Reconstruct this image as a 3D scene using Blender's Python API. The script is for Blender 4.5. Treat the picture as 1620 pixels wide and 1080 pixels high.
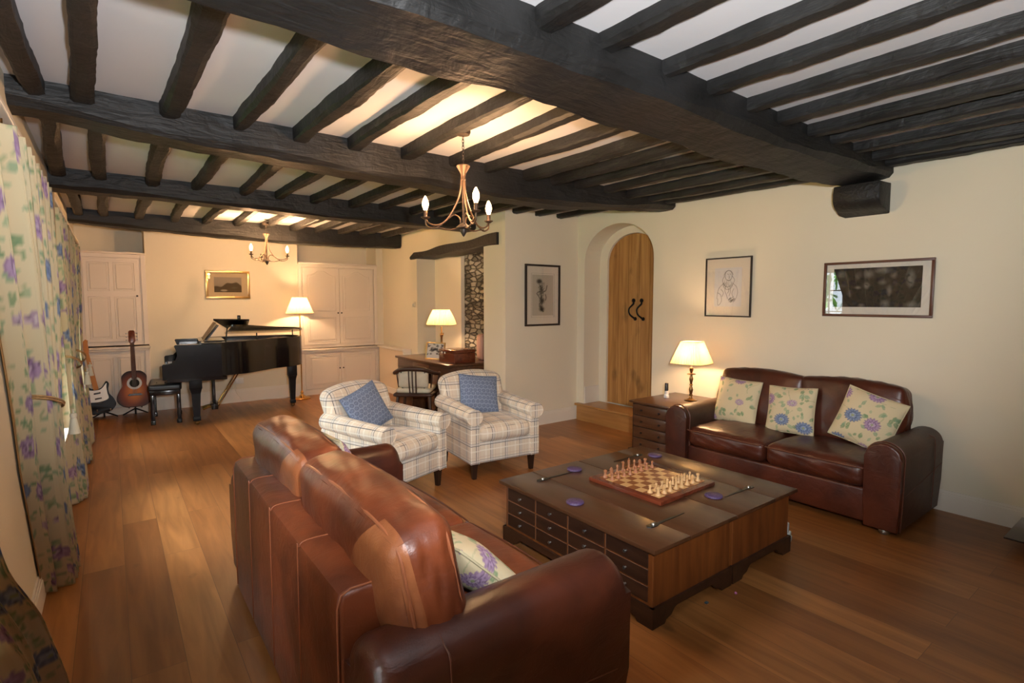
import bpy, bmesh, math, random
import numpy as np
from mathutils import Vector, Matrix, Euler
PI = math.pi
R_ = math.radians
random.seed(7)
for o in list(bpy.data.objects):
    bpy.data.objects.remove(o)
scene = bpy.context.scene
COL = scene.collection

# ------------------------------------------------------------------ camera, world, lights, exposure
cam_d = bpy.data.cameras.new('camera')
cam = bpy.data.objects.new('camera', cam_d)
COL.objects.link(cam)
cam_d.sensor_width = 36.0
cam_d.lens = 36.0 * 843.0 / 1620.0
cam_d.clip_start = 0.03
cam.location = (0, 0, 1.55)
cam.rotation_euler = (R_(90 - 4.30), 0, R_(-36.93))
scene.camera = cam

world = bpy.data.worlds.new('world')
scene.world = world
world.use_nodes = True
wn = world.node_tree
wn.nodes['Background'].inputs[0].default_value = (0.80, 0.90, 1.0, 1)
wn.nodes['Background'].inputs[1].default_value = 3.5

scene.view_settings.view_transform = 'Standard'
scene.view_settings.look = 'None'
scene.view_settings.exposure = 1.06
scene.view_settings.gamma = 1.0
scene.view_settings.use_curve_mapping = False

def light(name, kind, loc, power, color=(1, 1, 1), rot=None, target=None, **kw):
    d = bpy.data.lights.new(name, kind)
    d.energy = power
    d.color = color
    for k, v in kw.items():
        setattr(d, k, v)
    o = bpy.data.objects.new(name, d)
    COL.objects.link(o)
    o.location = loc
    if rot:
        o.rotation_euler = rot
    if target:
        o.rotation_euler = (Vector(target) - Vector(loc)).to_track_quat('-Z', 'Y').to_euler()
    return o

# flash of the camera, tilted up: its beam leaves the floor and sofa arm nearest the lens dark
light('camera_flash', 'SPOT', (0.20, -0.12, 1.72), 205, (0.95, 0.97, 1.0), target=(1.95, 2.4, 2.80),
      spot_size=R_(120), spot_blend=0.5, shadow_soft_size=0.05)
# daylight arriving through the garden windows in the left wall, from the open sky above the hedge
DAY = (0.93, 0.97, 1.0)
for (y0, y1, pw) in ((0.8, 1.95, 170), (3.95, 5.25, 120), (6.25, 7.25, 70)):
    light('window_daylight', 'AREA', (-1.75, (y0 + y1) / 2, 2.75), pw, DAY, target=(0.9, (y0 + y1) / 2, 0.75),
          shape='RECTANGLE', size=1.3, size_y=(y1 - y0))
light('sun_on_garden', 'SUN', (3, 0, 8), 26, (1.0, .95, .82), target=(-2, 2, 0), angle=R_(1))
WARM = (1.0, 0.62, 0.33)

# ------------------------------------------------------------------ helpers: objects
def tagp(o, label=None, cat=None, group=None, kind=None):
    if label: o['label'] = label
    if cat: o['category'] = cat
    if group: o['group'] = group
    if kind: o['kind'] = kind
    return o

def thing(name, label, cat, loc=(0, 0, 0), rz=0, group=None, rot=None):
    o = bpy.data.objects.new(name, None)
    o.empty_display_size = 0.05
    COL.objects.link(o)
    o.location = loc
    o.rotation_euler = rot if rot else (0, 0, rz)
    return tagp(o, label, cat, group)

def obj(name, bm, m, parent=None, smooth=True, loc=None, rot=None, ang=40):
    me = bpy.data.meshes.new(name)
    if isinstance(bm, bmesh.types.BMesh):
        bmesh.ops.recalc_face_normals(bm, faces=bm.faces)
        bm.to_mesh(me)
        bm.free()
    else:
        me = bm
        me.name = name
    ms = m if isinstance(m, (list, tuple)) else [m]
    for x in ms:
        me.materials.append(x)
    if smooth:
        me.polygons.foreach_set('use_smooth', [True] * len(me.polygons))
        if ang < 180:
            me.set_sharp_from_angle(angle=R_(ang))
    o = bpy.data.objects.new(name, me)
    COL.objects.link(o)
    if parent: o.parent = parent
    if loc is not None: o.location = loc
    if rot is not None: o.rotation_euler = rot
    return o

def single(name, bm, m, label, cat, group=None, **k):
    return tagp(obj(name, bm, m, **k), label, cat, group)

def struct(name, bm, m, parent=None, smooth=False, **k):
    o = obj(name, bm, m, parent, smooth, **k)
    if not parent: o['kind'] = 'structure'
    return o

def kids(o):
    return [c for c in bpy.data.objects if c.parent == o]

def dup(root, loc=None, rot=None, label=None, group=None, parent=None):
    r = root.copy()
    COL.objects.link(r)
    if parent is not None: r.parent = parent
    if loc is not None: r.location = loc
    if rot is not None: r.rotation_euler = rot
    if label: r['label'] = label
    if group: r['group'] = group
    for ch in kids(root):
        if ch != r: dup(ch, parent=r)
    return r

# ------------------------------------------------------------------ helpers: shapes
def B(): return bmesh.new()

def box(bm, lo, hi, bev=0.0, seg=2, mi=0, M=None):
    x0, y0, z0 = lo; x1, y1, z1 = hi
    vs = [bm.verts.new(p) for p in ((x0,y0,z0),(x1,y0,z0),(x1,y1,z0),(x0,y1,z0),(x0,y0,z1),(x1,y0,z1),(x1,y1,z1),(x0,y1,z1))]
    fs = [bm.faces.new([vs[i] for i in f]) for f in ((3,2,1,0),(4,5,6,7),(0,1,5,4),(1,2,6,5),(2,3,7,6),(3,0,4,7))]
    for f in fs: f.material_index = mi
    allv = set(vs)
    if bev > 0:
        es = list({e for f in fs for e in f.edges})
        r = bmesh.ops.bevel(bm, geom=es, offset=bev, segments=seg, affect='EDGES', profile=0.5)
        allv = set(r['verts']) | {v for v in vs if v.is_valid}
        for f in r['faces']: f.material_index = mi
    if M is not None:
        bmesh.ops.transform(bm, matrix=M, verts=list(allv))
    return list(allv)

def prism(bm, pts, axis, a, b, mi=0):
    """extrude a 2d polygon along axis ('x': pts are (y,z); 'y': (x,z); 'z': (x,y))"""
    def P(p, t):
        return {'x': (t, p[0], p[1]), 'y': (p[0], t, p[1]), 'z': (p[0], p[1], t)}[axis]
    v0 = [bm.verts.new(P(p, a)) for p in pts]
    v1 = [bm.verts.new(P(p, b)) for p in pts]
    n = len(pts)
    fs = [bm.faces.new(v0), bm.faces.new(v1)]
    for i in range(n):
        fs.append(bm.faces.new([v0[i], v0[(i+1) % n], v1[(i+1) % n], v1[i]]))
    for f in fs: f.material_index = mi
    return v0 + v1, fs

def bprism(bm, pts, axis, a, b, bev, seg=3):
    """prism whose two end caps have rounded edges"""
    tmp = bmesh.new()
    vs, fs = prism(tmp, pts, axis, a, b)
    es = list(set(fs[0].edges) | set(fs[1].edges))
    bmesh.ops.bevel(tmp, geom=es, offset=bev, segments=seg, affect='EDGES', profile=0.5)
    me = bpy.data.meshes.new('t'); tmp.to_mesh(me); tmp.free()
    bm.from_mesh(me); bpy.data.meshes.remove(me)

def lathe(bm, prof, n=24, c=(0, 0, 0), cap=True, mi=0):
    """prof: list of (r,z)"""
    rings = []
    for r, z in prof:
        if r < 1e-6:
            rings.append([bm.verts.new((c[0], c[1], c[2] + z))])
        else:
            rings.append([bm.verts.new((c[0] + r*math.cos(2*PI*i/n), c[1] + r*math.sin(2*PI*i/n), c[2] + z)) for i in range(n)])
    for a, b in zip(rings, rings[1:]):
        if len(a) == 1 and len(b) == 1: continue
        for i in range(n):
            j = (i+1) % n
            if len(a) == 1: f = bm.faces.new([a[0], b[i], b[j]])
            elif len(b) == 1: f = bm.faces.new([a[i], a[j], b[0]])
            else: f = bm.faces.new([a[i], a[j], b[j], b[i]])
            f.material_index = mi
    if cap:
        for rg in (rings[0], rings[-1]):
            if len(rg) > 2: bm.faces.new(rg).material_index = mi
    return [v for rg in rings for v in rg]

def catmull(pts, k=6):
    P = [Vector(p) for p in pts]
    P = [2*P[0]-P[1]] + P + [2*P[-1]-P[-2]]
    out = []
    for i in range(1, len(P)-2):
        a, b, c, d = P[i-1:i+3]
        for j in range(k):
            t = j/k
            out.append(0.5*((2*b) + (c-a)*t + (2*a-5*b+4*c-d)*t*t + (3*b-a-3*c+d)*t**3))
    out.append(P[-2])
    return out

def tube(bm, pts, r, n=8, closed=False, smoothk=0, mi=0):
    if smoothk: pts = catmull(pts, smoothk)
    P = [Vector(p) for p in pts]
    m = len(P)
    rs = r if isinstance(r, (list, tuple)) else [r]*m
    if len(rs) != m:
        rs = list(np.interp(np.linspace(0, 1, m), np.linspace(0, 1, len(rs)), rs))
    rings = []
    up = Vector((0, 0, 1))
    prev = None
    for i in range(m):
        if closed: t = (P[(i+1) % m] - P[(i-1) % m])
        else: t = P[min(i+1, m-1)] - P[max(i-1, 0)]
        if t.length < 1e-9: t = Vector((0, 0, 1))
        t.normalize()
        if prev is None:
            a = t.cross(up)
            if a.length < 1e-3: a = t.cross(Vector((1, 0, 0)))
        else:
            a = prev - t*prev.dot(t)
            if a.length < 1e-6: a = t.cross(up)
        a.normalize(); prev = a
        b = t.cross(a)
        rings.append([bm.verts.new(P[i] + float(rs[i])*(math.cos(2*PI*k/n)*a + math.sin(2*PI*k/n)*b)) for k in range(n)])
    pr = list(zip(rings, rings[1:]))
    if closed: pr.append((rings[-1], rings[0]))
    for a, b in pr:
        for k in range(n):
            bm.faces.new([a[k], a[(k+1) % n], b[(k+1) % n], b[k]]).material_index = mi
    if not closed:
        bm.faces.new(rings[0]).material_index = mi; bm.faces.new(rings[-1]).material_index = mi

def mesh_grid(V, closed_u=False):
    """V: (nu,nv,3) array to mesh"""
    nu, nv = V.shape[:2]
    me = bpy.data.meshes.new('g')
    idx = np.arange(nu*nv).reshape(nu, nv)
    a = idx[:-1, :-1].ravel(); b = idx[1:, :-1].ravel(); c = idx[1:, 1:].ravel(); d = idx[:-1, 1:].ravel()
    F = np.stack([a, b, c, d], 1)
    me.from_pydata([tuple(p) for p in V.reshape(-1, 3)], [], [tuple(int(q) for q in f) for f in F])
    return me

def set_col(me, cols):
    at = me.color_attributes.new('col', 'FLOAT_COLOR', 'POINT')
    a = np.ones((len(me.vertices), 4), np.float32)
    a[:, :3] = cols
    at.data.foreach_set('color', a.ravel())

def _sub(n):
    t = np.linspace(-1, 1, n)
    return np.sign(t)*np.abs(t)**0.8*0 + np.sin(t*PI/2)*0.55 + t*0.45

def softbox(bm, c, size, r, n=14, bulge=(0, 0, 0), warp=None, M=None, crease=0.0, seed=0):
    """rounded box with puffed faces; warp(p)->p in unit-normalised local metres"""
    hx, hy, hz = size[0]/2, size[1]/2, size[2]/2
    r = min(r, hx, hy, hz)
    t = _sub(n)
    H = np.array([hx, hy, hz])
    verts = []
    faces = []
    rnd = random.Random(seed)
    ph = [rnd.uniform(0, 6.28) for _ in range(6)]
    for ax in range(3):
        for s in (-1, 1):
            base = len(verts)
            o1, o2 = [(1, 2), (0, 2), (0, 1)][ax]
            for i in range(n):
                for j in range(n):
                    p = np.zeros(3)
                    p[ax] = s; p[o1] = t[i]; p[o2] = t[j]
                    q = p*H
                    inn = np.clip(q, -(H-r), H-r)
                    d = q-inn
                    L = np.linalg.norm(d)
                    q = inn + (d/L*r if L > 1e-9 else d)
                    u = np.clip(q/H, -1, 1)
                    for k in range(3):
                        a, b_ = [(1, 2), (0, 2), (0, 1)][k]
                        q[k] += bulge[k]*u[k]*(1-u[a]**2)*(1-u[b_]**2)
                    if crease:
                        w = crease*(math.sin(9*u[o1]+ph[0]+3*u[o2])*math.sin(7*u[o2]+ph[1]) + .5*math.sin(17*u[o1]+ph[2]+5*u[o2]+ph[3]))
                        q[ax] += s*w*(1-u[o1]**4)*(1-u[o2]**4)
                    verts.append(q)
            for i in range(n-1):
                for j in range(n-1):
                    a = base+i*n+j
                    faces.append((a, a+n, a+n+1, a+1))
    vs = []
    for q in verts:
        if warp: q = warp(q, H)
        v = Vector(q)
        if M is not None: v = M @ v
        vs.append(bm.verts.new(v + Vector(c)))
    nf = [bm.faces.new([vs[i] for i in f]) for f in faces]
    bmesh.ops.remove_doubles(bm, verts=vs, dist=1e-5)

def pillow_mesh(w, h, t, n=90, pinch=0.05, tile=None, off=(0, 0), scale=1.0, seed=1):
    """square scatter cushion in the XZ plane, thickness along Y; painted from a tile"""
    u = np.linspace(-1, 1, n)
    U, Vv = np.meshgrid(u, u, indexing='ij')
    prof = np.clip((1-np.abs(U)**2.6), 0, 1)**.55*np.clip((1-np.abs(Vv)**2.6), 0, 1)**.55
    rs = np.random.RandomState(seed)
    a, b, c_, d = rs.uniform(0, 6, 4)
    wr = 1+.06*np.sin(4*U+a)*np.sin(5*Vv+b)
    sx = (1-pinch*(1-U**2)*0 - pinch*np.cos(Vv*PI/2)*np.abs(U)**3)
    sz = (1-pinch*np.cos(U*PI/2)*np.abs(Vv)**3)
    X = U*w/2*sx; Z = Vv*h/2*sz
    top = np.stack([X, -prof*wr*t/2, Z], -1)
    bot = np.stack([X, prof*wr*t/2, Z], -1)
    V = np.concatenate([top.reshape(-1, 3), bot.reshape(-1, 3)])
    idx = np.arange(n*n).reshape(n, n)
    a_ = idx[:-1, :-1].ravel(); b_ = idx[1:, :-1].ravel(); c2 = idx[1:, 1:].ravel(); d2 = idx[:-1, 1:].ravel()
    F1 = np.stack([a_, b_, c2, d2], 1); F2 = np.stack([d2, c2, b_, a_], 1)+n*n
    me = bpy.data.meshes.new('p')
    me.from_pydata([tuple(p) for p in V], [], [tuple(int(q) for q in f) for f in np.concatenate([F1, F2])])
    if tile is not None:
        s = (((U*w/2*scale+off[0]) % 1)*tile.shape[1]).astype(int) % tile.shape[1]
        tt = (((Vv*h/2*scale+off[1]) % 1)*tile.shape[0]).astype(int) % tile.shape[0]
        cl = tile[tt, s].reshape(-1, 3)
        set_col(me, np.concatenate([cl, cl]))
    bm = bmesh.new(); bm.from_mesh(me)
    return me

def boxuv(me, scale=1.0):
    uvl = me.uv_layers.new(name='uv')
    n = len(me.loops)
    co = np.empty(len(me.vertices)*3, np.float32); me.vertices.foreach_get('co', co); co = co.reshape(-1, 3)
    data = np.zeros((n, 2), np.float32)
    for p in me.polygons:
        nx, ny, nz = abs(p.normal.x), abs(p.normal.y), abs(p.normal.z)
        for li in p.loop_indices:
            v = co[me.loops[li].vertex_index]
            if nz >= nx and nz >= ny: data[li] = (v[0], v[1])
            elif nx >= ny: data[li] = (v[1], v[2])
            else: data[li] = (v[0], v[2])
    uvl.data.foreach_set('uv', (data*scale).ravel())

# ------------------------------------------------------------------ helpers: materials
def _m(name):
    m = bpy.data.materials.new(name)
    m.use_nodes = True
    nt = m.node_tree
    return m, nt, nt.nodes['Principled BSDF']

def pm(name, col, rough=.5, metal=0.0, var=0.0, vs=6.0, bump=0.0, bs=60.0, stretch=(1, 1, 1), col2=None, coat=0.0, spec=.5, detail=4, sheen=0):
    m, nt, b = _m(name)
    b.inputs['Roughness'].default_value = rough
    b.inputs['Metallic'].default_value = metal
    b.inputs['Specular IOR Level'].default_value = spec
    b.inputs['Coat Weight'].default_value = coat
    if sheen: b.inputs['Sheen Weight'].default_value = sheen
    b.inputs['Base Color'].default_value = (*col, 1)
    if var or col2 or bump:
        tc = nt.nodes.new('ShaderNodeTexCoord')
        mp = nt.nodes.new('ShaderNodeMapping')
        mp.inputs['Scale'].default_value = stretch
        nt.links.new(tc.outputs['Object'], mp.inputs[0])
    if var or col2:
        nz = nt.nodes.new('ShaderNodeTexNoise')
        nz.inputs['Scale'].default_value = vs
        nz.inputs['Detail'].default_value = detail
        nt.links.new(mp.outputs[0], nz.inputs['Vector'])
        cr = nt.nodes.new('ShaderNodeValToRGB')
        c2 = col2 if col2 else tuple(c*(1-var) for c in col)
        cr.color_ramp.elements[0].position = .32; cr.color_ramp.elements[0].color = (*c2, 1)
        cr.color_ramp.elements[1].position = .68; cr.color_ramp.elements[1].color = (*col, 1)
        nt.links.new(nz.outputs['Fac'], cr.inputs[0])
        nt.links.new(cr.outputs[0], b.inputs['Base Color'])
    if bump:
        nb = nt.nodes.new('ShaderNodeTexNoise')
        nb.inputs['Scale'].default_value = bs
        nb.inputs['Detail'].default_value = 5
        nt.links.new(mp.outputs[0], nb.inputs['Vector'])
        bp = nt.nodes.new('ShaderNodeBump')
        bp.inputs['Strength'].default_value = bump
        bp.inputs['Distance'].default_value = .01
        nt.links.new(nb.outputs['Fac'], bp.inputs['Height'])
        nt.links.new(bp.outputs[0], b.inputs['Normal'])
    return m

def attr_mat(name, rough=.8, spec=.3, bump=0.0, bs=300, trans=0.0):
    m, nt, b = _m(name)
    at = nt.nodes.new('ShaderNodeAttribute'); at.attribute_name = 'col'
    nt.links.new(at.outputs['Color'], b.inputs['Base Color'])
    b.inputs['Roughness'].default_value = rough
    b.inputs['Specular IOR Level'].default_value = spec
    if trans:
        tr = nt.nodes.new('ShaderNodeBsdfTranslucent')
        nt.links.new(at.outputs['Color'], tr.inputs[0])
        mx = nt.nodes.new('ShaderNodeMixShader'); mx.inputs[0].default_value = trans
        nt.links.new(b.outputs[0], mx.inputs[1]); nt.links.new(tr.outputs[0], mx.inputs[2])
        nt.links.new(mx.outputs[0], nt.nodes['Material Output'].inputs[0])
    return m

def emis(name, col, s):
    m, nt, b = _m(name)
    b.inputs['Base Color'].default_value = (*col, 1)
    b.inputs['Emission Color'].default_value = (*col, 1)
    b.inputs['Emission Strength'].default_value = s
    return m

def glass(name, refl=1.0, tint=(1, 1, 1)):
    m, nt, b = _m(name)
    tr = nt.nodes.new('ShaderNodeBsdfTransparent'); tr.inputs[0].default_value = (*tint, 1)
    gl = nt.nodes.new('ShaderNodeBsdfGlossy'); gl.inputs['Roughness'].default_value = 0.0
    lw = nt.nodes.new('ShaderNodeLayerWeight'); lw.inputs['Blend'].default_value = .5
    pw = nt.nodes.new('ShaderNodeMath'); pw.operation = 'POWER'; pw.inputs[1].default_value = 5.0
    ml = nt.nodes.new('ShaderNodeMath'); ml.operation = 'MULTIPLY_ADD'; ml.inputs[1].default_value = .92; ml.inputs[2].default_value = .04*refl
    mx = nt.nodes.new('ShaderNodeMixShader')
    nt.links.new(lw.outputs['Facing'], pw.inputs[0]); nt.links.new(pw.outputs[0], ml.inputs[0]); nt.links.new(ml.outputs[0], mx.inputs[0])
    nt.links.new(tr.outputs[0], mx.inputs[1]); nt.links.new(gl.outputs[0], mx.inputs[2])
    nt.links.new(mx.outputs[0], nt.nodes['Material Output'].inputs[0])
    return m

def shade_mat(name, col):
    m, nt, b = _m(name)
    tc = nt.nodes.new('ShaderNodeTexCoord')
    b.inputs['Base Color'].default_value = (*col, 1); b.inputs['Roughness'].default_value = .8
    tr = nt.nodes.new('ShaderNodeBsdfTranslucent'); tr.inputs[0].default_value = (*col, 1)
    mx = nt.nodes.new('ShaderNodeMixShader'); mx.inputs[0].default_value = .33
    nt.links.new(b.outputs[0], mx.inputs[1]); nt.links.new(tr.outputs[0], mx.inputs[2])
    nt.links.new(mx.outputs[0], nt.nodes['Material Output'].inputs[0])
    return m

def wood(name, c1, c2, axis='y', scale=1.0, rough=.4, contrast=(.35, .65), knots=0.0, bump=.1, coat=0.0):
    m, nt, b = _m(name)
    tc = nt.nodes.new('ShaderNodeTexCoord')
    mp = nt.nodes.new('ShaderNodeMapping')
    s = [14, 14, 14]; s['xyz'.index(axis)] = 1.1
    mp.inputs['Scale'].default_value = [q*scale for q in s]
    nt.links.new(tc.outputs['Object'], mp.inputs[0])
    nz = nt.nodes.new('ShaderNodeTexNoise'); nz.inputs['Scale'].default_value = 1.6; nz.inputs['Detail'].default_value = 6; nz.inputs['Distortion'].default_value = .6
    nt.links.new(mp.outputs[0], nz.inputs['Vector'])
    cr = nt.nodes.new('ShaderNodeValToRGB')
    cr.color_ramp.elements[0].position = contrast[0]; cr.color_ramp.elements[0].color = (*c2, 1)
    cr.color_ramp.elements[1].position = contrast[1]; cr.color_ramp.elements[1].color = (*c1, 1)
    nt.links.new(nz.outputs['Fac'], cr.inputs[0])
    last = cr.outputs[0]
    if knots:
        mp2 = nt.nodes.new('ShaderNodeMapping')
        s2 = [5, 5, 5]; s2['xyz'.index(axis)] = 2.2
        mp2.inputs['Scale'].default_value = s2
        nt.links.new(tc.outputs['Object'], mp2.inputs[0])
        n2 = nt.nodes.new('ShaderNodeTexNoise'); n2.inputs['Scale'].default_value = 1.3; n2.inputs['Detail'].default_value = 3
        nt.links.new(mp2.outputs[0], n2.inputs['Vector'])
        r2 = nt.nodes.new('ShaderNodeValToRGB')
        r2.color_ramp.elements[0].position = .60; r2.color_ramp.elements[0].color = (0, 0, 0, 1)
        r2.color_ramp.elements[1].position = .78; r2.color_ramp.elements[1].color = (knots,)*3 + (1,)
        nt.links.new(n2.outputs['Fac'], r2.inputs[0])
        mx = nt.nodes.new('ShaderNodeMixRGB'); mx.inputs[2].default_value = (*[q*.45 for q in c2], 1)
        nt.links.new(r2.outputs[0], mx.inputs[0]); nt.links.new(last, mx.inputs[1])
        last = mx.outputs[0]
    nt.links.new(last, b.inputs['Base Color'])
    b.inputs['Roughness'].default_value = rough
    b.inputs['Coat Weight'].default_value = coat
    bp = nt.nodes.new('ShaderNodeBump'); bp.inputs['Strength'].default_value = bump; bp.inputs['Distance'].default_value = .004
    nt.links.new(nz.outputs['Fac'], bp.inputs['Height']); nt.links.new(bp.outputs[0], b.inputs['Normal'])
    return m

def floor_mat():
    m, nt, b = _m('oak_floorboards')
    tc = nt.nodes.new('ShaderNodeTexCoord')
    mp = nt.nodes.new('ShaderNodeMapping'); mp.vector_type = 'POINT'
    mp.inputs['Rotation'].default_value = (0, 0, R_(90))
    nt.links.new(tc.outputs['Object'], mp.inputs[0])
    br = nt.nodes.new('ShaderNodeTexBrick')
    br.inputs['Color1'].default_value = (0.0, 0.0, 0.0, 1); br.inputs['Color2'].default_value = (1, 1, 1, 1)
    br.inputs['Mortar'].default_value = (.5, .5, .5, 1)
    br.inputs['Scale'].default_value = 1.0
    br.inputs['Mortar Size'].default_value = 0.0014
    br.inputs['Mortar Smooth'].default_value = 0.3
    br.inputs['Bias'].default_value = 0.0
    br.inputs['Brick Width'].default_value = 1.9
    br.inputs['Row Height'].default_value = 0.195
    br.offset = 0.37
    nt.links.new(mp.outputs[0], br.inputs['Vector'])
    ramp = nt.nodes.new('ShaderNodeValToRGB')
    e = ramp.color_ramp.elements
    e[0].position = 0; e[0].color = (.235, .092, .026, 1)
    e[1].position = 1; e[1].color = (.385, .175, .055, 1)
    x = e.new(.5); x.color = (.310, .128, .037, 1)
    nt.links.new(br.outputs['Color'], ramp.inputs[0])
    # grain
    mg = nt.nodes.new('ShaderNodeMapping'); mg.inputs['Scale'].default_value = (11, .9, 1)
    nt.links.new(tc.outputs['Object'], mg.inputs[0])
    ad = nt.nodes.new('ShaderNodeVectorMath'); ad.operation = 'ADD'
    sc = nt.nodes.new('ShaderNodeVectorMath'); sc.operation = 'SCALE'; sc.inputs['Scale'].default_value = 37.0
    nt.links.new(br.outputs['Color'], sc.inputs[0]); nt.links.new(mg.outputs[0], ad.inputs[0]); nt.links.new(sc.outputs[0], ad.inputs[1])
    nz = nt.nodes.new('ShaderNodeTexNoise'); nz.inputs['Scale'].default_value = 1.5; nz.inputs['Detail'].default_value = 7; nz.inputs['Distortion'].default_value = .8
    nt.links.new(ad.outputs[0], nz.inputs['Vector'])
    gr = nt.nodes.new('ShaderNodeValToRGB')
    gr.color_ramp.elements[0].position = .3; gr.color_ramp.elements[0].color = (.66, .60, .54, 1)
    gr.color_ramp.elements[1].position = .68; gr.color_ramp.elements[1].color = (1.08, 1.06, 1.02, 1)
    nt.links.new(nz.outputs['Fac'], gr.inputs[0])
    mul = nt.nodes.new('ShaderNodeMixRGB'); mul.blend_type = 'MULTIPLY'; mul.inputs[0].default_value = 1
    nt.links.new(ramp.outputs[0], mul.inputs[1]); nt.links.new(gr.outputs[0], mul.inputs[2])
    # knots
    mk = nt.nodes.new('ShaderNodeMapping'); mk.inputs['Scale'].default_value = (5.0, 2.6, 1)
    nt.links.new(tc.outputs['Object'], mk.inputs[0])
    nk = nt.nodes.new('ShaderNodeTexNoise'); nk.inputs['Scale'].default_value = 1.6; nk.inputs['Detail'].default_value = 2
    nt.links.new(mk.outputs[0], nk.inputs['Vector'])
    rk = nt.nodes.new('ShaderNodeValToRGB')
    rk.color_ramp.elements[0].position = .68; rk.color_ramp.elements[0].color = (0, 0, 0, 1)
    rk.color_ramp.elements[1].position = .80; rk.color_ramp.elements[1].color = (.7, .7, .7, 1)
    nt.links.new(nk.outputs['Fac'], rk.inputs[0])
    mk2 = nt.nodes.new('ShaderNodeMixRGB'); mk2.inputs[2].default_value = (.09, .035, .012, 1)
    nt.links.new(rk.outputs[0], mk2.inputs[0]); nt.links.new(mul.outputs[0], mk2.inputs[1])
    # seams
    ms = nt.nodes.new('ShaderNodeMixRGB'); ms.inputs[2].default_value = (.13, .055, .022, 1)
    nt.links.new(br.outputs['Fac'], ms.inputs[0]); nt.links.new(mk2.outputs[0], ms.inputs[1])
    nt.links.new(ms.outputs[0], b.inputs['Base Color'])
    b.inputs['Roughness'].default_value = .36
    b.inputs['Specular IOR Level'].default_value = .45
    bp = nt.nodes.new('ShaderNodeBump'); bp.inputs['Strength'].default_value = .12; bp.inputs['Distance'].default_value = .004
    nt.links.new(nz.outputs['Fac'], bp.inputs['Height']); nt.links.new(bp.outputs[0], b.inputs['Normal'])
    return m

def stone_mat():
    m, nt, b = _m('rubble_stone')
    tc = nt.nodes.new('ShaderNodeTexCoord')
    mp = nt.nodes.new('ShaderNodeMapping'); mp.inputs['Scale'].default_value = (9, 8, 21)
    nt.links.new(tc.outputs['Object'], mp.inputs[0])
    nzd = nt.nodes.new('ShaderNodeTexNoise'); nzd.inputs['Scale'].default_value = 2.5
    nt.links.new(mp.outputs[0], nzd.inputs['Vector'])
    mxv = nt.nodes.new('ShaderNodeMixRGB'); mxv.inputs[0].default_value = .25
    nt.links.new(mp.outputs[0], mxv.inputs[1]); nt.links.new(nzd.outputs['Color'], mxv.inputs[2])
    vo = nt.nodes.new('ShaderNodeTexVoronoi'); vo.feature = 'DISTANCE_TO_EDGE'; vo.inputs['Scale'].default_value = 1.1
    vc = nt.nodes.new('ShaderNodeTexVoronoi'); vc.inputs['Scale'].default_value = 1.1
    nt.links.new(mxv.outputs[0], vo.inputs['Vector']); nt.links.new(mxv.outputs[0], vc.inputs['Vector'])
    cr = nt.nodes.new('ShaderNodeValToRGB')
    cr.color_ramp.elements[0].position = .02; cr.color_ramp.elements[0].color = (.17, .155, .13, 1)
    cr.color_ramp.elements[1].position = .16; cr.color_ramp.elements[1].color = (1, 1, 1, 1)
    nt.links.new(vo.outputs['Distance'], cr.inputs[0])
    bw = nt.nodes.new('ShaderNodeRGBToBW'); nt.links.new(vc.outputs['Color'], bw.inputs[0])
    c2 = nt.nodes.new('ShaderNodeValToRGB')
    c2.color_ramp.elements[0].color = (.10, .092, .075, 1); c2.color_ramp.elements[1].color = (.42, .39, .33, 1)
    c2.color_ramp.elements[0].position = .2; c2.color_ramp.elements[1].position = .8
    nt.links.new(bw.outputs[0], c2.inputs[0])
    mu = nt.nodes.new('ShaderNodeMixRGB'); mu.blend_type = 'MULTIPLY'; mu.inputs[0].default_value = 1
    nt.links.new(cr.outputs[0], mu.inputs[1]); nt.links.new(c2.outputs[0], mu.inputs[2])
    nt.links.new(mu.outputs[0], b.inputs['Base Color'])
    b.inputs['Roughness'].default_value = .9
    bp = nt.nodes.new('ShaderNodeBump'); bp.inputs['Strength'].default_value = .8; bp.inputs['Distance'].default_value = .03
    nt.links.new(cr.outputs[0], bp.inputs['Height']); nt.links.new(bp.outputs[0], b.inputs['Normal'])
    return m

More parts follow.
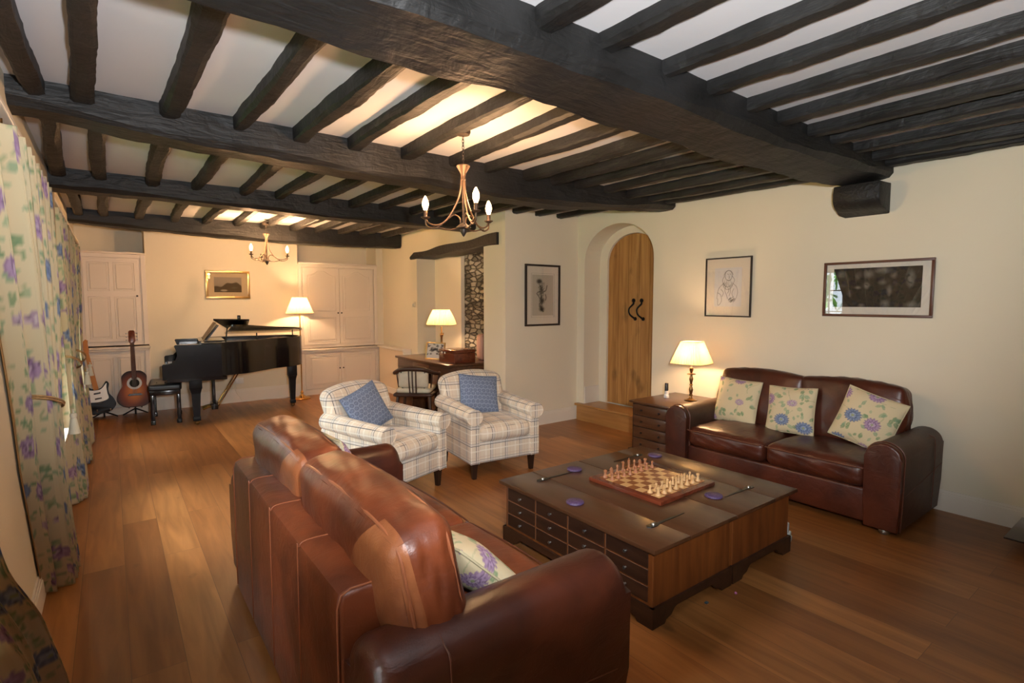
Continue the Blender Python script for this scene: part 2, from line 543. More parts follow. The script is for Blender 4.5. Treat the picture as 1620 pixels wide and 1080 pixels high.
def plaid_mat():
    m, nt, b = _m('plaid_wool')
    uv = nt.nodes.new('ShaderNodeUVMap'); uv.uv_map = 'uv'
    sp = nt.nodes.new('ShaderNodeSeparateXYZ'); nt.links.new(uv.outputs[0], sp.inputs[0])
    def lines(sock, period, offs, width):
        a = nt.nodes.new('ShaderNodeMath'); a.operation = 'ADD'; a.inputs[1].default_value = 10*period+offs
        nt.links.new(sock, a.inputs[0])
        mo = nt.nodes.new('ShaderNodeMath'); mo.operation = 'MODULO'; mo.inputs[1].default_value = period
        nt.links.new(a.outputs[0], mo.inputs[0])
        lt = nt.nodes.new('ShaderNodeMath'); lt.operation = 'LESS_THAN'; lt.inputs[1].default_value = width
        nt.links.new(mo.outputs[0], lt.inputs[0])
        return lt.outputs[0]
    base = (.70, .60, .47, 1)
    last = None
    def layer(last, fac, col, amt):
        mu = nt.nodes.new('ShaderNodeMath'); mu.operation = 'MULTIPLY'; mu.inputs[1].default_value = amt
        nt.links.new(fac, mu.inputs[0])
        mx = nt.nodes.new('ShaderNodeMixRGB'); nt.links.new(mu.outputs[0], mx.inputs[0])
        if last is None: mx.inputs[1].default_value = base
        else: nt.links.new(last, mx.inputs[1])
        mx.inputs[2].default_value = (*col, 1)
        return mx.outputs[0]
    for s in (sp.outputs[0], sp.outputs[1]):
        last = layer(last, lines(s, .15, .0, .026), (.60, .58, .55), .45)
        last = layer(last, lines(s, .15, .05, .012), (.85, .80, .70), .6)
        last = layer(last, lines(s, .15, .105, .010), (.55, .40, .30), .30)
        last = layer(last, lines(s, .15, .0, .0052), (.035, .037, .05), .85)
        last = layer(last, lines(s, .15, .127, .0036), (.07, .075, .09), .6)
    nt.links.new(last, b.inputs['Base Color'])
    b.inputs['Roughness'].default_value = .9; b.inputs['Specular IOR Level'].default_value = .2
    b.inputs['Sheen Weight'].default_value = .2
    return m

def leather(name, c1, c2, rough=.38):
    m, nt, b = _m(name)
    tc = nt.nodes.new('ShaderNodeTexCoord')
    n1 = nt.nodes.new('ShaderNodeTexNoise'); n1.inputs['Scale'].default_value = 3.5; n1.inputs['Detail'].default_value = 8; n1.inputs['Distortion'].default_value = .7
    nt.links.new(tc.outputs['Object'], n1.inputs['Vector'])
    cr = nt.nodes.new('ShaderNodeValToRGB')
    cr.color_ramp.elements[0].position = .34; cr.color_ramp.elements[0].color = (*c2, 1)
    cr.color_ramp.elements[1].position = .68; cr.color_ramp.elements[1].color = (*c1, 1)
    nt.links.new(n1.outputs['Fac'], cr.inputs[0]); nt.links.new(cr.outputs[0], b.inputs['Base Color'])
    b.inputs['Roughness'].default_value = rough
    n2 = nt.nodes.new('ShaderNodeTexNoise'); n2.inputs['Scale'].default_value = 14; n2.inputs['Detail'].default_value = 5; n2.inputs['Distortion'].default_value = 1.2
    mp = nt.nodes.new('ShaderNodeMapping'); mp.inputs['Scale'].default_value = (1, .4, 1)
    nt.links.new(tc.outputs['Object'], mp.inputs[0]); nt.links.new(mp.outputs[0], n2.inputs['Vector'])
    n3 = nt.nodes.new('ShaderNodeTexVoronoi'); n3.inputs['Scale'].default_value = 160
    nt.links.new(tc.outputs['Object'], n3.inputs['Vector'])
    b1 = nt.nodes.new('ShaderNodeBump'); b1.inputs['Strength'].default_value = .27; b1.inputs['Distance'].default_value = .012
    nt.links.new(n2.outputs['Fac'], b1.inputs['Height'])
    b2 = nt.nodes.new('ShaderNodeBump'); b2.inputs['Strength'].default_value = .15; b2.inputs['Distance'].default_value = .0015
    nt.links.new(n3.outputs['Distance'], b2.inputs['Height']); nt.links.new(b1.outputs[0], b2.inputs['Normal'])
    nt.links.new(b2.outputs[0], b.inputs['Normal'])
    return m

MAT = {}
MAT['wall'] = pm('cream_wall_paint', (.76, .69, .54), .85, var=.03, vs=1.5, bump=.05, bs=25, spec=.2)
MAT['ceil'] = pm('white_ceiling_plaster', (.68, .67, .68), .9, var=.02, vs=2, bump=.08, bs=9, spec=.15)
MAT['trim'] = pm('cream_white_gloss_paint', (.78, .72, .62), .4, var=.02, vs=3)
def hewn(name, axis, base=.0105):
    m, nt, b = _m(name)
    tc = nt.nodes.new('ShaderNodeTexCoord')
    def noise(sc, scale, det, dist=0.0):
        mp = nt.nodes.new('ShaderNodeMapping'); mp.inputs['Scale'].default_value = sc
        nt.links.new(tc.outputs['Object'], mp.inputs[0])
        n = nt.nodes.new('ShaderNodeTexNoise'); n.inputs['Scale'].default_value = scale; n.inputs['Detail'].default_value = det; n.inputs['Distortion'].default_value = dist
        nt.links.new(mp.outputs[0], n.inputs['Vector'])
        return n.outputs['Fac']
    st = (1.2, 9, 9) if axis == 'x' else (9, 1.2, 9)
    grain = noise(st, 4, 8, .8)
    patch = noise((1, 1, 1), 3.0, 6, .3)
    hack = noise((1, 1, 1), 11, 4, .5)
    cr = nt.nodes.new('ShaderNodeValToRGB'); e = cr.color_ramp.elements
    e[0].position = .33; e[0].color = (base*.45, base*.43, base*.40, 1)
    e[1].position = .75; e[1].color = (base*1.6, base*1.6, base*1.65, 1)
    x = e.new(.52); x.color = (base, base*.97, base*.93, 1)
    nt.links.new(patch, cr.inputs[0]); nt.links.new(cr.outputs[0], b.inputs['Base Color'])
    b.inputs['Roughness'].default_value = .58
    last = None
    for f, s_, d in ((grain, .55, .012), (hack, .55, .018), (patch, .5, .04)):
        bp = nt.nodes.new('ShaderNodeBump'); bp.inputs['Strength'].default_value = s_; bp.inputs['Distance'].default_value = d
        nt.links.new(f, bp.inputs['Height'])
        if last: nt.links.new(last, bp.inputs['Normal'])
        last = bp.outputs[0]
    nt.links.new(last, b.inputs['Normal'])
    return m
MAT['beam'] = hewn('black_stained_oak', 'x')
MAT['joist'] = hewn('black_stained_joist_oak', 'y', .012)
MAT['floor'] = floor_mat()
MAT['stone'] = stone_mat()
MAT['oak'] = wood('golden_oak', (.50, .255, .075), (.34, .150, .036), 'z', .8, .42, knots=.95)
MAT['oakstep'] = wood('golden_oak_step', (.43, .21, .065), (.34, .155, .042), 'y', 1.0, .3)
MAT['iron'] = pm('black_iron', (.02, .02, .022), .45, .8, bump=.2, bs=80)
MAT['plaid'] = plaid_mat()
MAT['legwood'] = pm('dark_leg_wood', (.022, .010, .006), .35)
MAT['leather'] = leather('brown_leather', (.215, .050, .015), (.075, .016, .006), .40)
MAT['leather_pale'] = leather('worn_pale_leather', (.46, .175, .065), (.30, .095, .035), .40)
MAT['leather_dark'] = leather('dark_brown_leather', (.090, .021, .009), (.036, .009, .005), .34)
MAT['leather_arm'] = leather('dull_brown_leather', (.075, .032, .018), (.045, .019, .011), .5)
MAT['piping'] = pm('leather_piping', (.27, .085, .035), .4)
MAT['piping_dark'] = pm('dark_leather_piping', (.10, .03, .015), .4)
MAT['trunk'] = wood('dark_trunk_wood', (.080, .033, .014), (.058, .022, .009), 'y', 1.0, .30, coat=.12, bump=.02)
MAT['trunk_side'] = wood('reddish_trunk_side_wood', (.190, .058, .012), (.110, .030, .007), 'z', 1.0, .36, bump=.03)
MAT['trunk_dark'] = wood('dark_drawer_wood', (.045, .018, .009), (.022, .009, .005), 'y', 1.0, .35)
MAT['groove'] = pm('worn_drawer_edge', (.16, .075, .04), .5)
MAT['pewter'] = pm('pewter_metal', (.45, .44, .42), .35, 1.0)
MAT['strap'] = pm('dull_steel_strap', (.07, .075, .07), .4, .9)
MAT['brass'] = pm('polished_brass', (.72, .42, .13), .22, 1.0)
MAT['brass_old'] = pm('aged_brass', (.25, .15, .06), .35, 1.0)
MAT['gold'] = pm('gilt_frame', (.62, .40, .16), .3, .9)
MAT['black_gloss'] = pm('black_piano_lacquer', (.006, .006, .007), .16, coat=.2)
MAT['black_satin'] = pm('black_satin_lacquer', (.007, .007, .008), .4, spec=.2)
MAT['black_matt'] = pm('black_vinyl', (.012, .012, .013), .35, bump=.1, bs=60)
MAT['black_frame'] = pm('black_frame', (.02, .012, .010), .35)
MAT['brown_frame'] = pm('reddish_brown_frame', (.10, .035, .02), .35)
MAT['white'] = pm('white_plastic', (.75, .74, .70), .4)
MAT['ivory'] = pm('ivory_keys', (.8, .77, .68), .3)
MAT['shade'] = shade_mat('pleated_cream_silk', (.88, .70, .36))
MAT['chand'] = pm('bronze_rubbed_metal', (.11, .062, .035), .5, .5, bump=.2, bs=60)
MAT['chand_dark'] = pm('dark_bronze_metal', (.06, .045, .035), .5, .6)
MAT['bulb'] = emis('lit_candle_bulb', (1.0, .62, .28), 9)
MAT['bulb_off'] = pm('clear_dead_bulb', (.25, .2, .15), .15)
MAT['glass'] = glass('window_glass', .6)
MAT['pglass'] = glass('picture_glass', 1.6)
MAT['fabric_cream'] = pm('cream_lining', (.75, .72, .62), .9)
MAT['cushion_edge'] = pm('cushion_edge_linen', (.50, .43, .27), .9)
MAT['tassel'] = pm('cream_tassel_silk', (.62, .58, .45), .7, bump=.5, bs=120, stretch=(6, 6, .4))
MAT['cord'] = pm('gold_curtain_cord', (.40, .24, .10), .7, bump=.6, bs=150)
MAT['purple'] = pm('purple_glitter_felt', (.030, .014, .055), .5, var=.6, vs=180, col2=(.13, .08, .19))
MAT['floral'] = attr_mat('floral_linen', .85, .25)
MAT['curtain'] = attr_mat('floral_curtain_cotton', .9, .2, trans=.24)
MAT['art'] = attr_mat('ink_on_paper', .9, .1)
MAT['mount'] = pm('cream_mount_board', (.72, .64, .52), .9)
MAT['mount_w'] = pm('white_mount_board', (.70, .66, .58), .9)
MAT['mahog'] = wood('mahogany', (.16, .035, .014), (.09, .018, .008), 'y', 1, .25, coat=.3)
MAT['desk'] = wood('dark_desk_wood', (.10, .042, .018), (.05, .02, .010), 'y', 1, .28, coat=.2)
MAT['chairwood'] = pm('dark_chair_wood', (.045, .02, .012), .35)
MAT['seatpad'] = pm('cream_seat_fabric', (.62, .55, .42), .8, var=.1, vs=20)
MAT['leaf'] = pm('garden_leaves', (.16, .40, .05), .6, col2=(.03, .12, .02), vs=3.5, detail=8)
MAT['grass'] = pm('lawn_grass', (.14, .34, .05), .8, col2=(.07, .2, .03), vs=4)

# ------------------------------------------------------------------ painted patterns (numpy)
def floral_tile(N=420, seed=3, dense=False):
    """one metre of printed floral linen; returns (N,N,3) linear colour"""
    rs = np.random.RandomState(seed)
    img = np.empty((N, N, 3)); img[:] = (.62, .52, .33)
    yy, xx = np.mgrid[0:N, 0:N]/N
    def wrap(d): return (d+.5) % 1-.5
    def put(mask, col, a=1.0):
        mm = (mask*a)[..., None]
        img[:] = img*(1-mm)+np.array(col)*mm
    greens = [(.16, .27, .13), (.22, .33, .20), (.30, .38, .22)]
    def leaf(cx, cy, ang, L, W, col):
        dx = wrap(xx-cx); dy = wrap(yy-cy)
        u = dx*np.cos(ang)+dy*np.sin(ang); v = -dx*np.sin(ang)+dy*np.cos(ang)
        t = u/L
        w = W*np.clip(1-(2*t-1)**2, 0, 1)
        mk = ((t > 0) & (t < 1) & (np.abs(v) < w)).astype(float)
        vein = (np.abs(v) < W*.10)
        put(mk*(1-.5*vein), col, .8)
    def stem(p0, p1, bend):
        for t in np.linspace(0, 1, 60):
            cx = p0[0]+(p1[0]-p0[0])*t+bend*np.sin(PI*t); cy = p0[1]+(p1[1]-p0[1])*t
            dx = wrap(xx-cx); dy = wrap(yy-cy)
            put((dx*dx+dy*dy < (.0028)**2).astype(float), (.34, .36, .20), .5)
    def flower(cx, cy, Rr, pal, npet=15, sq=.8, ang=0):
        dx = wrap(xx-cx); dy = wrap(yy-cy)/sq
        r = np.hypot(dx, dy); th = np.arctan2(dy, dx)+ang
        for k, (f, n_, col) in enumerate(((1.0, npet, pal[0]), (.8, npet-2, pal[1]), (.58, npet-5, pal[0]), (.38, npet-7, pal[2]))):
            edge = Rr*f*(.74+.26*np.abs(np.cos(n_*th/2+k)))
            put((r < edge).astype(float), col, .9)
            put(((r < edge) & (r > edge*.35) & (np.abs(np.sin(n_*th/2+k)) > .93)).astype(float), tuple(c*.45 for c in pal[0]), .75)
        put((r < Rr*.16).astype(float), (.30, .34, .16), .9)
    blue = [(.13, .17, .28), (.22, .28, .42), (.34, .40, .52)]
    purp = [(.28, .17, .30), (.42, .29, .43), (.55, .42, .52)]
    lil = [(.36, .25, .33), (.50, .38, .44), (.60, .50, .50)]
    step = 5
    spots = []
    for i in range(step):
        for j in range(step):
            spots.append(((i+.5+(j % 2)*.5)/step+rs.uniform(-.04, .04), (j+.5)/step+rs.uniform(-.04, .04)))
    rs.shuffle(spots)
    for k, (cx, cy) in enumerate(spots):
        a = rs.uniform(0, 6.28)
        stem((cx, cy), (cx+.13*np.cos(a), cy+.13*np.sin(a)), rs.uniform(-.04, .04))
        for q in range(6):
            a2 = rs.uniform(0, 6.28); d = rs.uniform(.05, .10)
            leaf(cx+d*np.cos(a2), cy+d*np.sin(a2), a2+rs.uniform(-.6, .6), rs.uniform(.035, .06), rs.uniform(.010, .017), greens[rs.randint(3)])
        for q in range(2):
            a2 = rs.uniform(0, 6.28); d = rs.uniform(.10, .14)
            leaf(cx+d*np.cos(a2), cy+d*np.sin(a2), a2, rs.uniform(.025, .045), .010, greens[rs.randint(3)])
    for k, (cx, cy) in enumerate(spots):
        if k % 5 == 0: flower(cx, cy, .072, blue, 16, .8, k)
        elif k % 5 in (1, 3): flower(cx, cy, .064, purp, 15, .85, k)
        elif k % 5 == 2: flower(cx, cy, .046, lil, 12, .7, k)
    return img

TILE = floral_tile(420, 3)
def ring_tile(N=300):
    yy, xx = np.mgrid[0:N, 0:N]/N
    img = np.empty((N, N, 3)); img[:] = (.20, .26, .38)
    n = 12
    u = xx*n; v = yy*n*1.15
    row = np.floor(v)
    uu = (u+.5*(row % 2)) % 1-.5; vv = v % 1-.5
    r = np.hypot(uu, vv)
    ring = ((r > .26) & (r < .40)).astype(float)[..., None]
    cen = (r < .13).astype(float)[..., None]
    gap = (r > .46).astype(float)[..., None]
    img = img*(1-ring*.75)+np.array((.085, .10, .16))*ring*.75
    img = img*(1-cen*.6)+np.array((.08, .10, .17))*cen*.6
    img = img*(1-gap*.4)+np.array((.26, .32, .44))*gap*.4
    return img
RTILE = ring_tile()

def art_mesh(w, h, paint, nx=90):
    """flat sheet in XZ facing -Y, painted; paint(img, X, Y) with X,Y in 0..1, Y up"""
    nz = max(8, int(nx*h/w))
    u = np.linspace(0, 1, nx); v = np.linspace(0, 1, nz)
    U, V = np.meshgrid(u, v, indexing='ij')
    img = np.zeros((nx, nz, 3))
    img = paint(img, U, V)
    P = np.stack([(U-.5)*w, np.zeros_like(U), (V-.5)*h], -1)
    me = mesh_grid(P)
    set_col(me, np.clip(img.reshape(-1, 3), 0, 1))
    return me

def stroke(img, U, V, pts, wd, col, a=.8, asp=1.0):
    P = [Vector((p[0], p[1], 0)) for p in pts]
    P = catmull(P, 8) if len(P) > 2 else P
    m = np.zeros_like(U)
    for p, q in zip(P, P[1:]):
        dx, dy = q.x-p.x, (q.y-p.y)*asp
        L2 = dx*dx+dy*dy+1e-9
        t = np.clip(((U-p.x)*dx+(V-p.y)*asp*dy)/L2, 0, 1)
        d = np.hypot(U-p.x-t*dx, (V-p.y)*asp-t*dy)
        m = np.maximum(m, np.clip(1.3-d/wd, 0, 1))
    m = (m*a)[..., None]
    return img*(1-m)+np.array(col)*m

def blob(img, U, V, cx, cy, rx, ry, col, a=.7, soft=1.0, ang=0):
    dx = (U-cx); dy = (V-cy)
    u = dx*math.cos(ang)+dy*math.sin(ang); v = -dx*math.sin(ang)+dy*math.cos(ang)
    d = np.sqrt((u/rx)**2+(v/ry)**2)
    m = (np.clip((1-d)/soft, 0, 1)*a)[..., None]
    return img*(1-m)+np.array(col)*m

# ================================================================== the room
RX = 4.89      # right wall face
LX = -0.36     # left (window) wall face
BY = 9.05      # piano wall face
FY = -2.2      # wall behind the photographer
ZC = 2.64      # ceiling plaster
CX = 3.72      # chimney breast face
CY = 5.08      # chimney breast side facing the camera

bm = B(); box(bm, (-.8, FY-.3, -.1), (5.6, BY+.6, 0)); struct('floor', bm, MAT['floor'])
bm = B(); box(bm, (-.8, FY-.3, ZC), (5.6, BY+.6, ZC+.15)); struct('ceiling', bm, MAT['ceil'])

# left wall with three windows
WIN = [(0.80, 1.95), (3.95, 5.25), (6.25, 7.25)]
WZ0, WZ1 = .62, 2.12
bm = B()
ys = [FY-.3] + [v for w in WIN for v in w] + [BY+.6]
for i in range(0, len(ys), 2):
    box(bm, (LX-.34, ys[i], 0), (LX, ys[i+1], ZC))
for (a, b) in WIN:
    box(bm, (LX-.34, a, 0), (LX, b, WZ0)); box(bm, (LX-.34, a, WZ1), (LX, b, ZC))
struct('wall_left', bm, MAT['wall'])

def window(n, axis, p, a, b, z0, z1, inward):
    """casement window in a wall; p: plane position, a..b along the other axis"""
    bm = B()
    def bx(u0, u1, zz0, zz1, d=.03):
        if axis == 'x': box(bm, (p-d, u0, zz0), (p+d, u1, zz1), .004, 1)
        else: box(bm, (u0, p-d, zz0), (u1, p+d, zz1), .004, 1)
    bx(a, a+.06, z0, z1); bx(b-.06, b, z0, z1); bx(a, b, z0, z0+.07); bx(a, b, z1-.06, z1)
    w = b-a
    nn = 3 if w > 1.4 else 2
    for i in range(1, nn): bx(a+w*i/nn-.035, a+w*i/nn+.035, z0, z1)
    for i in range(nn):
        c = a+w*(i+.5)/nn
        bx(c-.010, c+.010, z0, z1, .015)
    for k in range(1, 4):
        zz = z0+(z1-z0)*k/4
        bx(a, b, zz-.010, zz+.010, .015)
    f = struct('window_%d' % n, bm, MAT['trim'])
    bm = B()
    if axis == 'x': box(bm, (p-.003, a, z0), (p+.003, b, z1))
    else: box(bm, (a, p-.003, z0), (b, p+.003, z1))
    obj('window_pane', bm, MAT['glass'], f, False)
    bm = B()
    if axis == 'x': box(bm, (p+.03, a-.0, z0-.03), (p+.36, b, z0), .008)
    else: box(bm, (a, p+.03, z0-.03), (b, p+.33, z0), .008)
    obj('window_sill', bm, MAT['trim'], f, False)
    return f
for i, (a, b) in enumerate(WIN): window(i+1, 'x', LX-.28, a, b, WZ0, WZ1, 1)

# wall behind the photographer
bm = B(); box(bm, (-.8, FY-.3, 0), (5.6, FY, ZC)); struct('wall_front', bm, MAT['wall'])

# right wall with the arched doorway recess
AY0, AY1 = 3.86, 4.95
AC = (AY0+AY1)/2
def arch_piece(bm, x0, x1, y0, y1, spring, rise, ztop, outer0, outer1, n=28):
    """wall slab from outer0..outer1 with an arched opening y0..y1"""
    c = (y0+y1)/2; hw = (y1-y0)/2
    box(bm, (x0, outer0, 0), (x1, y0, ztop)); box(bm, (x0, y1, 0), (x1, outer1, ztop))
    pts = [(c-hw*math.cos(PI*i/n), spring+rise*math.sin(PI*i/n)**.9) for i in range(n+1)]
    for (ya, za), (yb, zb) in zip(pts, pts[1:]):
        ring0 = [bm.verts.new(q) for q in ((x0, ya, za), (x0, yb, zb), (x0, yb, ztop), (x0, ya, ztop))]
        ring1 = [bm.verts.new(q) for q in ((x1, ya, za), (x1, yb, zb), (x1, yb, ztop), (x1, ya, ztop))]
        bm.faces.new(ring0); bm.faces.new(ring1)
        for k in (0, 2): bm.faces.new([ring0[k], ring0[(k+1) % 4], ring1[(k+1) % 4], ring1[k]])
    bmesh.ops.remove_doubles(bm, verts=bm.verts, dist=1e-5)
bm = B()
arch_piece(bm, RX, RX+.28, AY0, AY1, 2.03, .45, ZC, FY-.3, CY+.02)
arch_piece(bm, RX+.28, RX+.36, 3.985, 4.82, 2.03, .36, ZC, FY-.3, CY+.02)
box(bm, (RX+.36, FY-.3, 0), (RX+.46, CY+.02, ZC))
struct('wall_right', bm, MAT['wall'], ang=30)

# chimney breast: side facing the camera, and the long face with the alcove under the lintel
bm = B()
OY0, OY1 = 5.57, 7.58
def slope(y): return CX + .19*(y-CY)/(BY-CY)       # face leans slightly away towards the piano wall
def sbox(bm, y0, y1, z0, z1, depth):
    a, b = slope(y0), slope(y1)
    prism(bm, [(a, y0), (b, y1), (b+depth, y1), (a+depth, y0)], 'z', z0, z1)
box(bm, (CX, CY, 0), (5.6, CY+.06, ZC))
sbox(bm, CY+.06, OY0, 0, ZC, .35)
sbox(bm, OY0, OY1, 2.30, ZC, .35)
sbox(bm, OY1, BY+.0, 0, ZC, .55)
struct('wall_chimney', bm, MAT['wall'])
bm = B(); box(bm, (4.16, 6.79, 0), (4.22, OY1, ZC)); struct('wall_alcove', bm, MAT['wall'])
bm = B(); box(bm, (4.225, CY+.06, 0), (4.50, OY1, ZC))
struct('wall_stone', bm, MAT['stone'])

# piano wall with two niches above the fitted cupboards
bm = B()
box(bm, (LX-.44, BY+.45, 0), (5.6, BY+.6, ZC))
struct('wall_back', bm, MAT['wall'])
bm = B(); box(bm, (.41, BY, 0), (2.45, BY+.45, ZC)); struct('wall_back_centre', bm, MAT['wall'])
bm = B(); box(bm, (3.79, BY, 0), (4.6, BY+.45, ZC)); struct('wall_back_right', bm, MAT['wall'])

# baseboards
def skirt(bm, pts, h=.155, t=.018):
    """pts: wall foot polyline with the room on its left side"""
    for (x0, y0), (x1, y1) in zip(pts, pts[1:]):
        d = Vector((x1-x0, y1-y0)); L = d.length; d /= L
        n = Vector((-d.y, d.x))
        for (z0, z1, tt) in ((0, h-.035, t), (h-.035, h-.018, t*.75), (h-.018, h, t*.45)):
            q = [(x0, y0), (x1, y1), (x1+n.x*tt, y1+n.y*tt), (x0+n.x*tt, y0+n.y*tt)]
            prism(bm, q, 'z', z0, z1)
bm = B(); skirt(bm, [(RX, FY), (RX, AY0-.12)]); struct('baseboard_right', bm, MAT['trim'])
bm = B(); skirt(bm, [(RX, CY), (CX, CY)], .165); skirt(bm, [(CX, CY), (slope(OY0), OY0)], .165); struct('baseboard_chimney', bm, MAT['trim'])
bm = B(); skirt(bm, [(LX, BY), (LX, FY)]); struct('baseboard_left', bm, MAT['trim'])
bm = B(); skirt(bm, [(2.45, BY), (.41, BY)], .2); struct('baseboard_back', bm, MAT['trim'])
# reveal baseboard inside the arch
bm = B(); box(bm, (RX+.01, AY1-.015, .22), (RX+.28, AY1, .44), .004); struct('baseboard_arch', bm, MAT['trim'])

# the oak door under the arch
bm = B()
n = 28; c = 4.4025; hw = .4155
arch = [(c-hw, .23)] + [(c-hw*math.cos(PI*i/n), 2.03+.355*math.sin(PI*i/n)**.9) for i in range(n+1)] + [(c+hw, .23)]
prism(bm, arch, 'x', RX+.31, RX+.352)
door = struct('door_1', bm, MAT['oak'])
bm = B()
for k in range(1, 5):
    y = c-hw+2*hw*k/5+.012*math.sin(k*3)
    zt = 2.03+.355*math.sqrt(max(0, 1-((y-c)/hw)**2))-.01
    box(bm, (RX+.3085, y-.0018, .24), (RX+.3105, y+.0018, zt))
obj('plank_groove', bm, pm('door_groove', (.17, .075, .02), .7), door, False)
for k, yy in enumerate((4.275, 4.40)):
    bm = B()
    tube(bm, [(RX+.30, yy, 1.55), (RX+.27, yy-.028, 1.52), (RX+.255, yy+.018, 1.47), (RX+.25, yy+.026, 1.43), (RX+.255, yy+.010, 1.385), (RX+.275, yy-.026, 1.35), (RX+.30, yy-.03, 1.335)],
         [.010, .012, .010, .009, .010, .012, .010], 8, smoothk=5)
    lathe(bm, [(0, 0), (.026, .0), (.026, .008), (.010, .012), (0, .012)], 14, c=(0, 0, 0))
    vs = bm.verts[-1:]
    o = obj('handle', bm, MAT['iron'], door)
    me = o.data
    # move the little rose onto the door face at the top of the grip
    for v in me.vertices:
        if abs(v.co.z) < .02 and v.co.x < 1: v.co = Vector((RX+.31-v.co.z, yy+v.co.x, 1.56+v.co.y))
    bm2 = B()
    lathe(bm2, [(0, 0), (.024, .0), (.022, .008), (0, .010)], 14)
    o2 = obj('handle_rose', bm2, MAT['iron'], o)
    o2.location = (RX+.31, yy-.028, 1.335); o2.rotation_euler = (0, R_(-90), 0)

# oak step in front of the door
bm = B()
box(bm, (RX-.045, 3.70, 0), (RX+.30, 5.03-.0, .195))
bm2 = B(); box(bm2, (RX-.075, 3.68, .195), (RX+.33, 4.945, .222), .006); box(bm2, (RX-.075, 4.94, .195), (RX-.004, 5.045, .222), .006)
st = thing('oak_step', 'golden oak step below the arched plank door', 'step', (0, 0, 0))
bm.free(); bm = B(); box(bm, (RX-.045, 3.70, 0), (RX-.004, 5.03, .195)); box(bm, (RX-.004, 3.87, 0), (RX+.28, 4.94, .195))
bm2.free(); bm2 = B(); box(bm2, (RX-.075, 3.68, .195), (RX-.004, 5.045, .222), .006); box(bm2, (RX-.006, 3.87, .195), (RX+.28, 4.932, .222), .002)
obj('riser', bm, MAT['oakstep'], st, False); obj('tread', bm2, MAT['oakstep'], st, False)

# ------------------------------------------------------------------ beams and joists
def wobble_bar(axis, s0, s1, p0, p1, z0, z1, nseg=40, amp=.006, seed=0, cham=.022, zb=None, shift=None, tilt=0.0):
    """rough hewn timber along axis; p0..p1 the cross range, z0..z1 height; zb(t) lowers the underside"""
    rs = random.Random(seed)
    ph = [rs.uniform(0, 6.28) for _ in range(12)]
    def wv(t, k): return amp*(math.sin(t*2.1+ph[k])+.45*math.sin(t*6.3+ph[k+1])+.35*math.sin(t*15+ph[k+2]))
    bm = B(); rings = []
    for i in range(nseg+1):
        f = i/nseg; s = s0+(s1-s0)*f
        zz = z0+(zb(s) if zb else 0)
        sh = shift(s) if shift else 0
        a = p0+sh+wv(s, 0); b = p1+sh+wv(s, 3); zlo = zz+wv(s, 6)*.8
        c1 = cham*(1+.4*math.sin(s*5+ph[9])); c2 = cham*(1+.4*math.sin(s*6+ph[10]))
        ring = [(a, z1), (a, zlo+c1+tilt), (a+c1, zlo+tilt*.8), (a+(b-a)*.45, zlo+tilt*.42-wv(s, 8)*.3), (b-c2*1.6, zlo), (b, zlo+c2), (b, z1)]
        ring = [(p+rs.uniform(-1, 1)*amp*.5, z+(rs.uniform(-1, 1)*amp*.5 if z < z1 else 0)) for p, z in ring]
        rings.append([bm.verts.new((s, p, z) if axis == 'x' else (p, s, z)) for p, z in ring])
    for r0, r1 in zip(rings, rings[1:]):
        for k in range(len(r0)-1):
            bm.faces.new([r0[k], r0[k+1], r1[k+1], r1[k]])
        bm.faces.new([r0[-1], r0[0], r1[0], r1[-1]])
    bm.faces.new(rings[0]); bm.faces.new(rings[-1])
    return bm
def prof(xs, zs):
    return lambda s: float(np.interp(s, xs, zs))
b1 = wobble_bar('x', LX, RX, 1.60, 1.94, 0, ZC, 70, .006, 1, .03, prof([-.4, .5, 1.2, 2.2, 3.3, 4.3, 4.9], [2.46, 2.43, 2.43, 2.425, 2.42, 2.435, 2.46]), tilt=.06)
bt = thing('ceiling_beam', 'largest black hewn ceiling beam, nearest the camera, resting on a corbel', 'beam', (0, 0, 0))
obj('timber', b1, MAT['beam'], bt, ang=25)
bm = B()
cp = [(RX, 2.47), (RX-.22, 2.46), (RX-.235, 2.40)] + [(RX-.235+.15*(1-math.cos(a)), 2.37-.11*math.sin(a)) for a in np.linspace(0.2, PI/2, 7)] + [(RX, 2.235)]
bprism(bm, cp, 'y', 1.60, 1.93, .012, 2)
obj('corbel', bm, MAT['beam'], bt)
b2 = wobble_bar('x', LX, RX-.02, 3.58, 3.86, 0, ZC, 70, .006, 2, .03, prof([-.3, .27, .92, 1.9, 2.8, 3.3, 3.95, 4.6, 4.9], [2.51, 2.47, 2.44, 2.41, 2.395, 2.41, 2.46, 2.51, 2.52]))
bm = b2
single('ceiling_beam', bm, MAT['beam'], 'black ceiling beam with peg holes crossing behind the near chandelier', 'beam', 'ceiling beams', ang=25)
bt['group'] = 'ceiling beams'
b3 = wobble_bar('x', LX, slope(5.9), 5.75, 6.02, 0, ZC, 50, .006, 3, .025, prof([-.3, 1.5, 3.7], [2.475, 2.45, 2.44]))
single('ceiling_beam', b3, MAT['beam'], 'black ceiling beam third from the camera, ending above the stone alcove', 'beam', 'ceiling beams', ang=25)
b4 = wobble_bar('x', LX, slope(8.3)-.02, 8.15, 8.42, 0, ZC, 50, .006, 4, .025, prof([-.3, .4, 1.3, 2.3, 3.7], [2.49, 2.45, 2.41, 2.40, 2.42]))
single('ceiling_beam', b4, MAT['beam'], 'black ceiling beam farthest away, just in front of the piano wall', 'beam', 'ceiling beams', ang=25)

